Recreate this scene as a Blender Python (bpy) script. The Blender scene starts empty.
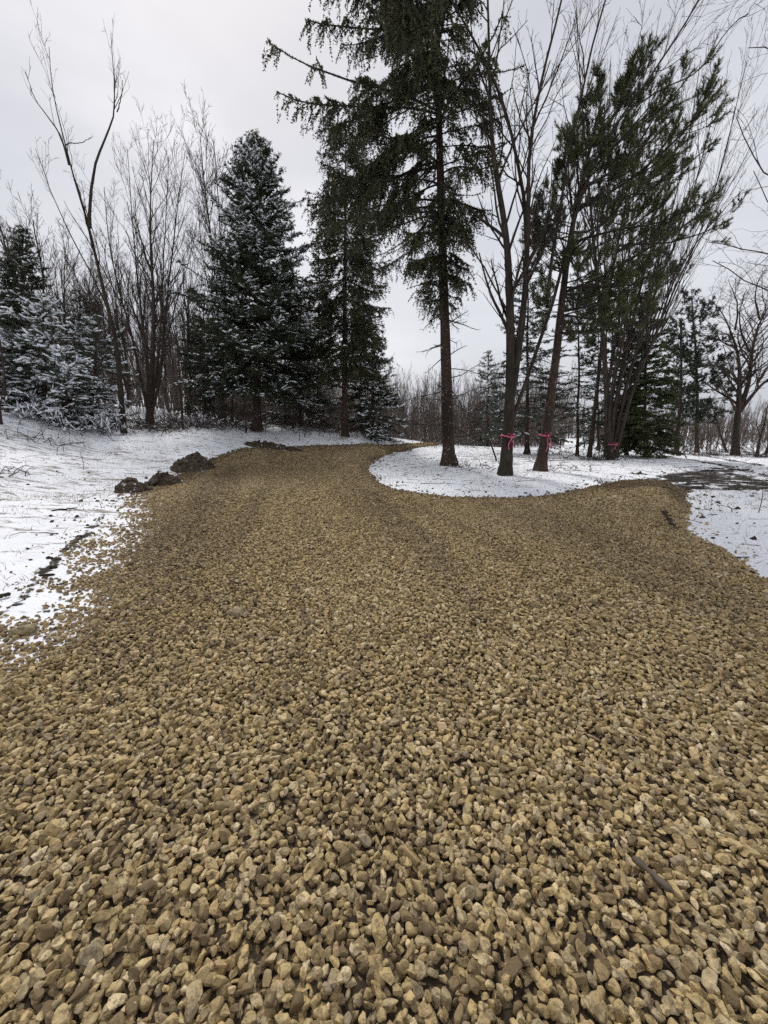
import bpy, math, random
import numpy as np

# ------------------------------------------------------------------ camera model
W, H = 768, 1024
F = 400.0
HC = 1.5
PITCH = math.radians(12.7)
CP, SP = math.cos(PITCH), math.sin(PITCH)
rad = math.radians
scene = bpy.context.scene
COL = scene.collection

def pt(u, v, Y):
    a, b = (u - 384) / F, (512 - v) / F
    yd = CP + b * SP
    zd = -SP + b * CP
    s = Y / yd
    return np.array([a * s, Y, HC + zd * s])

# ------------------------------------------------------------------ noise
def _hash(ix, iy, seed):
    n = (ix.astype(np.int64) * 374761393 + iy.astype(np.int64) * 668265263 + seed * 974711) & 0x7fffffff
    n = ((n ^ (n >> 13)) * 1274126177) & 0x7fffffff
    n = n ^ (n >> 16)
    return (n & 0xffff) / 65535.0

def vnoise(x, y, seed=0):
    x = np.asarray(x, float); y = np.asarray(y, float)
    ix, iy = np.floor(x), np.floor(y)
    fx, fy = x - ix, y - iy
    fx = fx * fx * (3 - 2 * fx); fy = fy * fy * (3 - 2 * fy)
    a = _hash(ix, iy, seed); b = _hash(ix + 1, iy, seed)
    c = _hash(ix, iy + 1, seed); d = _hash(ix + 1, iy + 1, seed)
    return (a * (1 - fx) + b * fx) * (1 - fy) + (c * (1 - fx) + d * fx) * fy

def fbm(x, y, seed=0, o=4):
    s, a, t = 0, 1, 0
    for k in range(o):
        s = s + a * vnoise(x * 2 ** k, y * 2 ** k, seed + k * 17)
        t += a; a *= .5
    return s / t * 2 - 1

def sstep(a, b, x):
    t = np.clip((x - a) / (b - a), 0, 1)
    return t * t * (3 - 2 * t)

# ------------------------------------------------------------------ terrain
ctl = [(-2, 1, 0), (2, 1, 0), (0, 4, 0), (4, 4, 0), (-2, 6, 0), (0, 8, 0.0), (6, 6, 0), (-4.3, 8, .05), (0, 12, 0), (-2.5, 13, .05),
       (-5, 4, .05), (-6.5, 7, .15), (-10, 6, .3), (-4, 0, 0), (-10, -4, .2), (4, -4, 0), (0, -8, 0), (10, 2, 0),
       (2, 14, .06), (5, 13, .06), (1, 20, 0), (9, 13, 0), (9, 9, 0), (14, 12, -.05), (14, 8, 0),
       (16, 18, -.15), (22, 22, -.3), (12, 24, -.2), (40, 30, -.6), (30, 50, -1.2), (0, 60, -1.5), (60, 60, -1.8), (-3, 40, -.5),
       (-20, 2, 1.0), (-30, 12, 3), (-30, 35, 3.2), (-18, 36, 2.4), (-12, 30, 1.6), (-50, 20, 4), (-50, 60, 4), (-20, 60, 2), (-7, 30, .7), (40, 0, 0), (0, 100, -2.5), (60, 100, -2.5), (-60, -30, 1), (0, -60, 0), (60, -30, 0)]
for (u, v, Y) in [(0, 412, 15), (60, 426, 16), (124, 433, 17), (257, 429, 20), (345, 433, 21), (240, 447, 16.5), (300, 445, 18.5),
                  (0, 470, 10), (100, 455, 13.5), (180, 440, 16), (400, 440, 24), (60, 500, 8.3)]:
    p = pt(u, v, Y); ctl.append((p[0], p[1], p[2]))
ctl = np.array(ctl, float)

def _k(r):
    r = np.maximum(r, 1e-6)
    return r * r * np.log(r)
_D = np.hypot(ctl[:, None, 0] - ctl[None, :, 0], ctl[:, None, 1] - ctl[None, :, 1])
_n = len(ctl)
_A = np.zeros((_n + 3, _n + 3)); _A[:_n, :_n] = _k(_D) + np.eye(_n) * 1.0
_A[:_n, _n] = 1; _A[:_n, _n + 1:] = ctl[:, :2]; _A[_n, :_n] = 1; _A[_n + 1:, :_n] = ctl[:, :2].T
_b = np.zeros(_n + 3); _b[:_n] = ctl[:, 2]
_w = np.linalg.solve(_A, _b)

def base_h(x, y):
    x = np.asarray(x, float); y = np.asarray(y, float)
    sh = x.shape; x = x.ravel(); y = y.ravel()
    out = np.zeros(len(x))
    for k in range(_n):
        out += _w[k] * _k(np.hypot(x - ctl[k, 0], y - ctl[k, 1]))
    out += _w[_n] + _w[_n + 1] * x + _w[_n + 2] * y
    r = np.hypot(x, y)
    f = sstep(60, 110, r)
    out = np.clip(out, -3, 6) * (1 - f) + f * -2.5
    return out.reshape(sh)

def hz(x, y):
    return float(base_h(np.array([x]), np.array([y]))[0])

def hit(u, v, ymax=120):
    Y = np.geomspace(.4, ymax, 1500)
    a, b = (u - 384) / F, (512 - v) / F
    s = Y / (CP + b * SP)
    X = a * s; Z = HC + (-SP + b * CP) * s
    g = base_h(X, Y)
    i = np.argmax(Z < g)
    if Z[i] >= g[i]: i = len(Y) - 1
    return np.array([X[i], Y[i], g[i]])

def at(u, Y):
    z = 0
    for _ in range(6):
        d = Y * CP - (z - HC) * SP
        x = (u - 384) / F * d
        z = hz(x, Y)
    return np.array([x, Y, z])

# ------------------------------------------------------------------ materials
def mat(name):
    m = bpy.data.materials.new(name); m.use_nodes = True
    nt = m.node_tree
    b = nt.nodes['Principled BSDF']
    b.inputs['Specular IOR Level'].default_value = .25
    b.inputs['Roughness'].default_value = .85
    return m, nt, b

def N(nt, t, **kw):
    n = nt.nodes.new(t)
    for k, v in kw.items():
        if k in n.inputs.keys() if isinstance(k, str) else False:
            n.inputs[k].default_value = v
        else:
            setattr(n, k, v)
    return n

def L(nt, a, b): nt.links.new(a, b)

def noise(nt, scale, vec=None, detail=4, rough=.55, dist=0):
    n = nt.nodes.new('ShaderNodeTexNoise')
    n.inputs['Scale'].default_value = scale; n.inputs['Detail'].default_value = detail
    n.inputs['Roughness'].default_value = rough; n.inputs['Distortion'].default_value = dist
    if vec is not None: L(nt, vec, n.inputs['Vector'])
    return n.outputs['Fac']

def ramp(nt, fac, stops, interp='LINEAR'):
    r = nt.nodes.new('ShaderNodeValToRGB'); r.color_ramp.interpolation = interp
    els = r.color_ramp.elements
    while len(els) < len(stops): els.new(.5)
    for e, (p, c) in zip(els, stops):
        e.position = p; e.color = (c if len(c) == 4 else (*c, 1)) if hasattr(c, '__len__') else (c, c, c, 1)
    L(nt, fac, r.inputs['Fac'])
    return r.outputs['Color']

def mix(nt, f, a, b, mode='MIX'):
    n = nt.nodes.new('ShaderNodeMix'); n.data_type = 'RGBA'; n.blend_type = mode
    for s, v in ((0, f), (6, a), (7, b)):
        if hasattr(v, 'is_linked'): L(nt, v, n.inputs[s])
        else: n.inputs[s].default_value = v if s == 0 else (*v, 1)
    return n.outputs[2]

def mth(nt, op, a, b=0.0, clamp=False):
    n = nt.nodes.new('ShaderNodeMath'); n.operation = op; n.use_clamp = clamp
    for i, v in enumerate((a, b)):
        if hasattr(v, 'is_linked'): L(nt, v, n.inputs[i])
        else: n.inputs[i].default_value = v
    return n.outputs[0]

def mrange(nt, v, a, b, c=0, d=1, smooth=True):
    n = nt.nodes.new('ShaderNodeMapRange')
    if smooth: n.interpolation_type = 'SMOOTHSTEP'
    for i, q in zip((0, 1, 2, 3, 4), (v, a, b, c, d)):
        if hasattr(q, 'is_linked'): L(nt, q, n.inputs[i])
        else: n.inputs[i].default_value = q
    return n.outputs[0]

def bump(nt, b, h, strength, dist):
    n = nt.nodes.new('ShaderNodeBump'); n.inputs['Strength'].default_value = strength; n.inputs['Distance'].default_value = dist
    L(nt, h, n.inputs['Height']); L(nt, n.outputs[0], b.inputs['Normal'])

def pos(nt): return nt.nodes.new('ShaderNodeNewGeometry').outputs['Position']

def scaled(nt, vec, s, rot=0):
    n = nt.nodes.new('ShaderNodeMapping'); n.inputs['Scale'].default_value = s; n.inputs['Rotation'].default_value = (0, 0, rot)
    L(nt, vec, n.inputs['Vector']); return n.outputs[0]

def attr(nt, name, typ='GEOMETRY'):
    n = nt.nodes.new('ShaderNodeAttribute'); n.attribute_name = name; n.attribute_type = typ
    return n.outputs['Fac']

def bark(name, c1, c2, c3, sc=9, plates=False, lichen=None, snow=0.0):
    m, nt, b = mat(name)
    p = pos(nt)
    q = scaled(nt, p, (1, 1, .22 if not plates else .5))
    n1 = noise(nt, sc * 2.2, q, 6, .7)
    n2 = noise(nt, 1.3, p, 3)
    c = ramp(nt, n1, [(.32, c1), (.5, c2), (.7, c3)])
    c = mix(nt, mrange(nt, n2, .45, .7), c, tuple(x * .6 for x in c2))
    if lichen: c = mix(nt, mrange(nt, noise(nt, 3.5, p, 4), .55, .68, 0, .6), c, lichen)
    if snow:
        g = nt.nodes.new('ShaderNodeNewGeometry')
        c = mix(nt, mrange(nt, noise(nt, 14, p, 2), .72 - snow * .1, .74 - snow * .1), c, (.8, .82, .86))
    c = mix(nt, 1.0, c, (.68, .66, .64), 'MULTIPLY')
    L(nt, c, b.inputs['Base Color'])
    bump(nt, b, n1, 1.0, .03)
    return m

M = {}
M['spruce_bark'] = bark('spruce_bark', (.028, .018, .012), (.075, .05, .036), (.15, .11, .085), 10, True, snow=.35)
M['grey_bark'] = bark('grey_bark', (.03, .022, .017), (.075, .058, .045), (.14, .118, .096), 8)
M['mossy_bark'] = bark('mossy_bark', (.022, .017, .012), (.06, .046, .034), (.115, .095, .07), 8, lichen=(.07, .07, .04), snow=.0)
M['pine_bark'] = bark('pine_bark', (.03, .02, .015), (.09, .062, .046), (.17, .13, .105), 7, True, snow=.2)
M['twig'] = bark('twig_bark', (.045, .036, .03), (.1, .082, .07), (.17, .145, .13), 6)
M['twig_red'] = bark('reddish_twig_bark', (.05, .034, .028), (.12, .085, .07), (.19, .15, .13), 6)
M['dark_twig'] = bark('dark_twig_bark', (.025, .02, .016), (.06, .048, .038), (.1, .085, .07), 6)

def needles_mat(name, dark, mid, light, sheen=None):
    m, nt, b = mat(name)
    a = attr(nt, 'v')
    p = pos(nt)
    n = noise(nt, 1.1, p, 3)
    f = mth(nt, 'ADD', mth(nt, 'MULTIPLY', a, .6), mth(nt, 'MULTIPLY', n, .5), True)
    c = ramp(nt, f, [(.15, dark), (.5, mid), (.85, light)])
    L(nt, c, b.inputs['Base Color'])
    b.inputs['Roughness'].default_value = .6
    return m
M['spruce'] = needles_mat('spruce_needles', (.012, .018, .010), (.033, .043, .021), (.075, .08, .042))
M['norway'] = needles_mat('norway_spruce_needles', (.014, .018, .009), (.044, .050, .022), (.12, .11, .052))
M['pine'] = needles_mat('pine_needles', (.018, .024, .010), (.052, .062, .022), (.125, .13, .05))
M['bluepine'] = needles_mat('blue_green_needles', (.020, .028, .018), (.045, .06, .038), (.09, .11, .075))
M['green'] = needles_mat('young_spruce_needles', (.018, .026, .009), (.05, .064, .02), (.11, .125, .045))

def snow_mat():
    m, nt, b = mat('settled_snow')
    b.inputs['Base Color'].default_value = (.82, .84, .88, 1)
    b.inputs['Roughness'].default_value = .7
    bump(nt, b, noise(nt, 30, pos(nt), 3), .4, .02)
    return m
M['snow'] = snow_mat()

def gravel_mat():
    m, nt, b = mat('crushed_limestone')
    oi = nt.nodes.new('ShaderNodeObjectInfo')
    tc = nt.nodes.new('ShaderNodeTexCoord')
    p = pos(nt)
    rnd = attr(nt, 'tone', 'INSTANCER')
    c = ramp(nt, rnd, [(0, (.10, .068, .038)), (.14, (.23, .165, .085)), (.35, (.49, .36, .17)), (.58, (.66, .49, .235)), (.68, (.36, .29, .19)), (.82, (.70, .54, .29)), (1, (.86, .72, .49))])
    n1 = noise(nt, 55, p, 5, .65)
    c = mix(nt, mrange(nt, n1, .46, .62, .0, .75), c, (.19, .132, .066))
    n5 = noise(nt, 28, p, 2, .5)
    c = mix(nt, mrange(nt, n5, .55, .72, 0, .5), c, (.62, .50, .29))
    n3 = noise(nt, 140, p, 3, .6)
    c = mix(nt, mrange(nt, n3, .6, .75, 0, .5), c, (.5, .43, .3))
    dirt = attr(nt, 'dirt', 'INSTANCER')
    c = mix(nt, mth(nt, 'MULTIPLY', dirt, .8), c, (.085, .06, .036))
    L(nt, c, b.inputs['Base Color'])
    b.inputs['Roughness'].default_value = .8
    bump(nt, b, n1, 1.0, .008)
    return m
M['gravel'] = gravel_mat()

def soil_mat(name, snowy):  # crumbly dug earth
    m, nt, b = mat(name)
    p = pos(nt)
    n = noise(nt, 14, p, 7, .7)
    c = ramp(nt, n, [(.3, (.02, .014, .009)), (.5, (.065, .046, .029)), (.7, (.15, .11, .07))])
    if snowy:
        c = mix(nt, mrange(nt, noise(nt, 5, p, 5, .65), .62, .66), c, (.78, .8, .84))
    L(nt, c, b.inputs['Base Color'])
    bump(nt, b, n, 1, .05)
    return m
M['soil'] = soil_mat('dug_soil', False)
M['soil_snowy'] = soil_mat('snow_dusted_soil', True)

def simple(name, c, r=.7):
    m, nt, b = mat(name)
    p = pos(nt)
    cc = ramp(nt, noise(nt, 20, p, 4), [(.3, tuple(x * .75 for x in c)), (.7, tuple(min(1, x * 1.2) for x in c))])
    L(nt, cc, b.inputs['Base Color']); b.inputs['Roughness'].default_value = r
    return m
M['tape'] = simple('pink_marking_tape', (.72, .15, .26), .5)
M['deadgrass'] = simple('dead_grass', (.2, .15, .09))
M['wood'] = simple('weathered_wood', (.12, .095, .07))
M['darkwood'] = simple('rotten_dark_wood', (.035, .027, .02))
M['leaf'] = simple('brown_dead_leaf', (.13, .07, .035))

def ground_mat():
    m, nt, b = mat('snowy_ground')
    p = pos(nt)
    g = attr(nt, 'gravel'); mu = attr(nt, 'mud'); st = attr(nt, 'streak')
    # snow
    sn = mix(nt, mrange(nt, noise(nt, .8, p, 3), .3, .7), (.83, .84, .87), (.87, .88, .90))
    # matted grass and litter showing through the thin snow, in wind/wheel-combed streaks
    q = scaled(nt, p, (.6, 2.2, 1), rad(-24))
    s1 = noise(nt, 2.3, q, 9, .74, .4)
    s2 = noise(nt, .35, p, 3)
    thr = mth(nt, 'SUBTRACT', .60, mth(nt, 'MULTIPLY', mrange(nt, s2, .35, .7), .06))
    thr = mth(nt, 'SUBTRACT', thr, mth(nt, 'MULTIPLY', st, .07))
    lit = mrange(nt, mth(nt, 'SUBTRACT', s1, thr), 0, .09, 0, .8)
    lc = ramp(nt, noise(nt, 26, p, 4), [(.35, (.09, .06, .035)), (.65, (.26, .2, .13))])
    c = mix(nt, lit, sn, lc)
    # mud
    n3 = noise(nt, 1.5, scaled(nt, p, (.7, 1.25, 1), rad(12)), 9, .74, .8)
    mud = mrange(nt, mth(nt, 'ADD', n3, mth(nt, 'MULTIPLY', mu, .335)), .76, .80)
    mc = ramp(nt, noise(nt, 9, p, 7, .7), [(.3, (.006, .004, .003)), (.52, (.020, .014, .009)), (.74, (.07, .05, .032))])
    c = mix(nt, mud, c, mc)
    # bed under the stones
    n4 = noise(nt, 7, p, 7, .7)
    gb = mrange(nt, mth(nt, 'ADD', mth(nt, 'MULTIPLY', n4, .9), g), 1.08, 1.18)
    gc = ramp(nt, noise(nt, 22, p, 5, .7), [(.3, (.018, .013, .008)), (.55, (.045, .032, .018)), (.75, (.11, .082, .046))])
    c = mix(nt, gb, c, gc)
    L(nt, c, b.inputs['Base Color'])
    h = mth(nt, 'SUBTRACT', mth(nt, 'MULTIPLY', noise(nt, 6, p, 6, .65), .6), mth(nt, 'MULTIPLY', mud, .4))
    bump(nt, b, h, .5, .08)
    return m
M['ground'] = ground_mat()

# ------------------------------------------------------------------ mesh helpers
def link(o): COL.objects.link(o); return o

def mesh_np(name, V, faces, m, loc=(0, 0, 0), parent=None, smooth=True, vattr=None, attrs=None):
    """faces: list of int arrays (k, n)"""
    me = bpy.data.meshes.new(name)
    V = np.asarray(V, np.float32) - np.asarray(loc, np.float32)
    me.vertices.add(len(V)); me.vertices.foreach_set('co', V.ravel())
    faces = [np.asarray(f, np.int32) for f in faces if len(f)]
    lv = np.concatenate([f.ravel() for f in faces])
    tot = np.concatenate([np.full(len(f), f.shape[1], np.int32) for f in faces])
    st = np.concatenate([[0], np.cumsum(tot)[:-1]]).astype(np.int32)
    me.loops.add(len(lv)); me.loops.foreach_set('vertex_index', lv)
    me.polygons.add(len(tot)); me.polygons.foreach_set('loop_start', st)
    try: me.polygons.foreach_set('loop_total', tot)
    except Exception: pass
    if smooth: me.polygons.foreach_set('use_smooth', np.ones(len(tot), bool))
    d = dict(attrs or {})
    if vattr is not None: d['v'] = vattr
    for k, a in d.items():
        at_ = me.attributes.new(k, 'FLOAT', 'POINT'); at_.data.foreach_set('value', np.asarray(a, np.float32))
    me.update(calc_edges=True)
    if m: me.materials.append(m)
    o = bpy.data.objects.new(name, me)
    link(o)
    if parent is not None: o.parent = parent
    else: o.location = loc
    return o

class Geo:
    def __init__(s): s.V = []; s.F = []; s.n = 0; s.A = []
    def add(s, V, F, a=None):
        V = np.asarray(V).reshape(-1, 3)
        s.V.append(V); s.F.append(np.asarray(F) + s.n); s.n += len(V)
        s.A.append(np.zeros(len(V)) if a is None else np.asarray(a))
    def build(s, name, m, loc=(0, 0, 0), parent=None, smooth=True):
        return mesh_np(name, np.concatenate(s.V), s.F, m, loc, parent, smooth, np.concatenate(s.A))

def nrm(v): return v / np.maximum(np.linalg.norm(v, axis=-1, keepdims=True), 1e-9)

def tubes(geo, P, R, k=5, cap=False):
    P = np.asarray(P, float); R = np.asarray(R, float)
    if P.ndim == 2: P = P[None]; R = R[None]
    B, n, _ = P.shape
    if B == 0: return
    T = nrm(np.gradient(P, axis=1))
    mt = np.abs(T.mean(1))
    ref = np.where((mt[:, 2:3] < .8), np.array([[0, 0, 1.]]), np.array([[1., 0, 0]]))
    a = nrm(np.cross(T, ref[:, None, :])); b = np.cross(T, a)
    th = np.arange(k) * 2 * math.pi / k
    V = P[:, :, None, :] + R[:, :, None, None] * (np.cos(th)[None, None, :, None] * a[:, :, None, :] + np.sin(th)[None, None, :, None] * b[:, :, None, :])
    base = (np.arange(B) * n * k)[:, None, None]
    i = np.arange(n - 1)[None, :, None] * k
    j = np.arange(k)[None, None, :]; j2 = (j + 1) % k
    Fq = np.stack([base + i + j, base + i + j2, base + i + k + j2, base + i + k + j], -1).reshape(-1, 4)
    geo.add(V, Fq)

def resample(P, n):
    P = np.asarray(P, float)
    d = np.concatenate([[0], np.cumsum(np.linalg.norm(np.diff(P, axis=0), axis=1))])
    t = np.linspace(0, d[-1], n)
    Q = np.stack([np.interp(t, d, P[:, i]) for i in range(3)], 1)
    for _ in range(3):
        Q[1:-1] = .25 * Q[:-2] + .5 * Q[1:-1] + .25 * Q[2:]
    return Q

def sample(P, t):
    """P (B,n,3), t (B,) -> points, tangents"""
    B, n = P.shape[:2]
    f = np.clip(t, 0, .9999) * (n - 1); i = f.astype(int); w = (f - i)[:, None]
    b = np.arange(B)
    p = P[b, i] * (1 - w) + P[b, i + 1] * w
    return p, nrm(P[b, i + 1] - P[b, i])

def plen(P): return np.linalg.norm(np.diff(P, axis=1), axis=2).sum(1)

def sprout(rng, P, R, num, t0, t1, ang, lr, n=5, up=.05, wob=.12, rr=.55, rmin=.004, lmax=9, lmin=.12, taper=.5, shape=.5, azbias=None):
    B = len(P); num = np.broadcast_to(np.asarray(num, int), (B,))
    idx = np.repeat(np.arange(B), num); m = len(idx)
    if m == 0: return np.zeros((0, n, 3)), np.zeros((0, n))
    t = rng.uniform(t0, t1, m)
    p, T = sample(P[idx], t)
    Rk = R[idx]; f = np.clip(t, 0, .9999) * (R.shape[1] - 1); i = f.astype(int)
    r0 = np.maximum(Rk[np.arange(m), i] * rr * rng.uniform(.6, 1, m), rmin)
    rv = rng.normal(size=(m, 3)); rv[:, 2] += .2
    if azbias is not None: rv += np.asarray(azbias)
    perp = nrm(rv - (rv * T).sum(1, keepdims=True) * T)
    a = np.radians(ang) * rng.uniform(.7, 1.3, m)
    D = T * np.cos(a)[:, None] + perp * np.sin(a)[:, None]
    ln = np.clip(plen(P)[idx] * lr * (1 - shape * t) * rng.uniform(.5, 1.15, m), lmin, lmax)
    out = [p]
    for k in range(n - 1):
        D = nrm(D + rng.normal(size=(m, 3)) * wob + np.array([0, 0, up]))
        p = p + D * (ln / (n - 1))[:, None]
        out.append(p)
    Q = np.stack(out, 1)
    s = np.linspace(0, 1, n)[None, :]
    RR = np.maximum(r0[:, None] * (1 - (1 - .35) * s), rmin * (1 - .4 * s))
    return Q, RR

def blades(rng, geo, b, d, ln, wd, val):
    """thin triangles: base b, direction d, length ln, width wd"""
    m = len(b)
    side = nrm(np.cross(d, rng.normal(size=(m, 3)))) * (wd / 2)[:, None]
    V = np.stack([b - side, b + side, b + d * ln[:, None]], 1)
    geo.add(V, np.arange(m * 3).reshape(m, 3), np.repeat(val, 3))

def needles(rng, geo, P, per_m, ln, wd, spread=.9, fwd=.55, val=None, t0=0.0, droop=0.0):
    """needle blades spread along polylines P"""
    B = len(P)
    if B == 0: return
    L_ = plen(P)
    num = np.maximum((L_ * (1 - t0) * per_m + rng.uniform(0, 1, B)).astype(int), 2)
    idx = np.repeat(np.arange(B), num); m = len(idx)
    t = rng.uniform(t0, 1, m)
    p, T = sample(P[idx], t)
    rv = rng.normal(size=(m, 3))
    perp = nrm(rv - (rv * T).sum(1, keepdims=True) * T)
    d = nrm(T * fwd + perp * spread + np.array([0, 0, -droop]))
    v = (rng.uniform(0, 1, B) if val is None else val)[idx] * .7 + rng.uniform(0, .3, m)
    blades(rng, geo, p, d, ln * rng.uniform(.7, 1.2, m), wd * rng.uniform(.7, 1.2, m), v)

ICO = None
def ico():
    global ICO
    if ICO is None:
        import bmesh
        bm = bmesh.new(); bmesh.ops.create_icosphere(bm, subdivisions=1, radius=1)
        bm.verts.ensure_lookup_table()
        ICO = (np.array([v.co[:] for v in bm.verts]), np.array([[v.index for v in f.verts] for f in bm.faces]))
        bm.free()
    return ICO

def blobs(rng, geo, p, T, s, jit=.3):
    """flattened lumps aligned with T; s (m,3)"""
    V0, F0 = ico(); m = len(p)
    side = nrm(np.cross(T, np.array([0, 0, 1.]))); up = np.cross(side, T)
    V = V0[None] * (1 + rng.normal(size=(m, len(V0), 1)) * jit) * s[:, None, :]
    Q = p[:, None] + V[..., 0:1] * T[:, None] + V[..., 1:2] * side[:, None] + V[..., 2:3] * up[:, None]
    Fs = (F0[None] + (np.arange(m) * len(V0))[:, None, None]).reshape(-1, 3)
    geo.add(Q, Fs)

def thing(name, label, cat, loc, group=None):
    o = bpy.data.objects.new(name, None); o.empty_display_size = .3
    o.location = tuple(float(x) for x in loc); link(o)
    o['label'] = label; o['category'] = cat
    if group: o['group'] = group
    return o

def tag(o, label, cat, group=None):
    o['label'] = label; o['category'] = cat
    if group: o['group'] = group
    return o

def trunk_tube(P, r0, r1, n=26, flare=1.5, k=12, rng=None, rough=.05):
    """trunk with root flare and slight irregularity"""
    Q = resample(P, n)
    s = np.linspace(0, 1, n)
    d = np.concatenate([[0], np.cumsum(np.linalg.norm(np.diff(Q, axis=0), axis=1))])
    R = r0 + (r1 - r0) * s
    R = R * (1 + (flare - 1) * np.exp(-d / .28))
    if rng is not None: R = R * (1 + rng.normal(size=n) * rough)
    return Q, R

def dense_trunk(geo, P, r0, r1, flare, rng, k=14, pw=1.0):
    d = np.concatenate([[0], np.cumsum(np.linalg.norm(np.diff(P, axis=0), axis=1))])
    tot = d[-1]
    tt = np.concatenate([np.linspace(0, min(1.2, tot * .3), 9), np.linspace(min(1.2, tot * .3), tot, 34)[1:]])
    Q = np.stack([np.interp(tt, d, P[:, i]) for i in range(3)], 1)
    R = (r1 + (r0 - r1) * (1 - tt / tot) ** pw) * (1 + (flare - 1) * np.exp(-tt / .25))
    R *= 1 + rng.normal(size=len(R)) * .02
    Q[0, 2] -= .12
    th = np.arange(k) * 2 * math.pi / k
    T = nrm(np.gradient(Q, axis=0))
    a = nrm(np.cross(T, np.array([0, 1., 0]))); b = np.cross(T, a)
    lob = 1 + .10 * np.exp(-tt / .3)[:, None] * np.sin(th * 4 + rng.uniform(0, 6))[None] + rng.normal(size=(len(Q), k)) * .035
    V = Q[:, None] + (R[:, None] * lob)[..., None] * (np.cos(th)[None, :, None] * a[:, None] + np.sin(th)[None, :, None] * b[:, None])
    n = len(Q); i = np.arange(n - 1)[:, None] * k; j = np.arange(k)[None]; j2 = (j + 1) % k
    geo.add(V, np.stack([i + j, i + j2, i + k + j2, i + k + j], -1).reshape(-1, 4))
    return Q, R

# ------------------------------------------------------------------ bare trees
def twigs(rng, g, P, R, dens=(1.6, 3.0, 4.0), lv=3, ang=(34, 38, 40), lr=(.42, .45, .5), up=(.10, .06, .03), t0=.25, wob=.10, rmin=.0045, lmax=(3.2, 1.3, .5), azbias=None):
    k = (5, 4, 3, 3)
    for l in range(lv):
        num = np.maximum((plen(P) * dens[l] + rng.uniform(0, 1, len(P))).astype(int), 1)
        n = (8, 5, 4, 3)[l]
        P, R = sprout(rng, P, R, num, t0 if l == 0 else .15, .97, ang[l], lr[l], n=n, up=up[l], wob=wob, rmin=rmin, lmax=lmax[l], azbias=azbias if l == 0 else None)
        tubes(g, P, R, k[l])

def bare_tree(label, stems, r0, seed, name='bare_tree', barkm='grey_bark', twigm='twig', base=None, group=None, dY=None, split=None, flare=1.35, cat='tree', rtip=.018, **kw):
    """stems: list of pixel polylines, the first starts on the ground. Every stem is (dy, [(u,v)...], radius at its start)"""
    rng = np.random.default_rng(seed)
    b = hit(*base) if base is not None else None
    t = thing(name, label, cat, b, group)
    gt = Geo(); gb = Geo()
    for i, (dy, px, rs) in enumerate(stems):
        Ps = []
        for j, (u, v) in enumerate(px):
            Ps.append(pt(u, v, b[1] + dy * (j / max(1, len(px) - 1)) ** 1.2))
        P = np.array(Ps)
        if i == 0: P[0] = b
        Q = resample(P, 16)
        if i == 0:
            dense_trunk(gt, resample(P, 24), rs, rtip, flare, rng, 12, pw=1.35)
            R = rtip + (rs - rtip) * (1 - np.linspace(0, 1, 16)) ** 1.35
        else:
            r1 = min(rtip, rs * .5); R = r1 + (rs - r1) * (1 - np.linspace(0, 1, 16)) ** 1.3
            w = rng.normal(size=(16, 3)) * .025; w[0] = 0
            Q = Q + np.cumsum(w, 0) * .5
            tubes(gt, Q, R, 8)
        twigs(rng, gb, Q[None], R[None], **kw)
    gt.build('trunk', M[barkm], b, t)
    gb.build('crown', M[twigm], b, t)
    return t

def auto_bare(label, u, Y, height, r0, seed, nst=3, lean=.1, spread=.25, name='bare_tree', group=None, twigm='twig', barkm='grey_bark', split=(.08, .3), cat='tree', loc=None, rmin=.006, dens=(1.5, 2.6, 3.4), lv=3, **kw):
    rng = np.random.default_rng(seed)
    b = at(u, Y) if loc is None else np.array([loc[0], loc[1], hz(*loc)])
    t = thing(name, label, cat, b, group)
    gt = Geo(); gb = Geo()
    D = nrm(np.array([rng.normal() * lean, rng.normal() * lean, 1.]))
    p = b - np.array([0, 0, .05]); pts = [p]
    for k in range(11):
        D = nrm(D + rng.normal(size=3) * .06 + np.array([0, 0, .04])); p = p + D * height / 11; pts.append(p)
    main = np.array(pts)
    Q, R = trunk_tube(main, r0, .012, 22, 1.5, rng=rng)
    tubes(gt, Q, R, 8)
    P, RR = Q[None], R[None]
    if nst > 1:
        S, SR = sprout(rng, P, RR, nst - 1, split[0], split[1], math.degrees(spread) + 8, .9, n=14, up=.03, wob=.06, rr=.75, rmin=.01, lmax=30, shape=.6)
        tubes(gt, S, SR, 6)
        St = resample(Q, 14)[None]
        P = np.concatenate([St, S]); RR = np.concatenate([np.linspace(r0, .012, 14)[None], SR])
    twigs(rng, gb, P, RR, dens=dens, lv=lv, rmin=rmin, **kw)
    gt.build('trunk', M[barkm], b, t)
    gb.build('crown', M[twigm], b, t)
    return t

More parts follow.
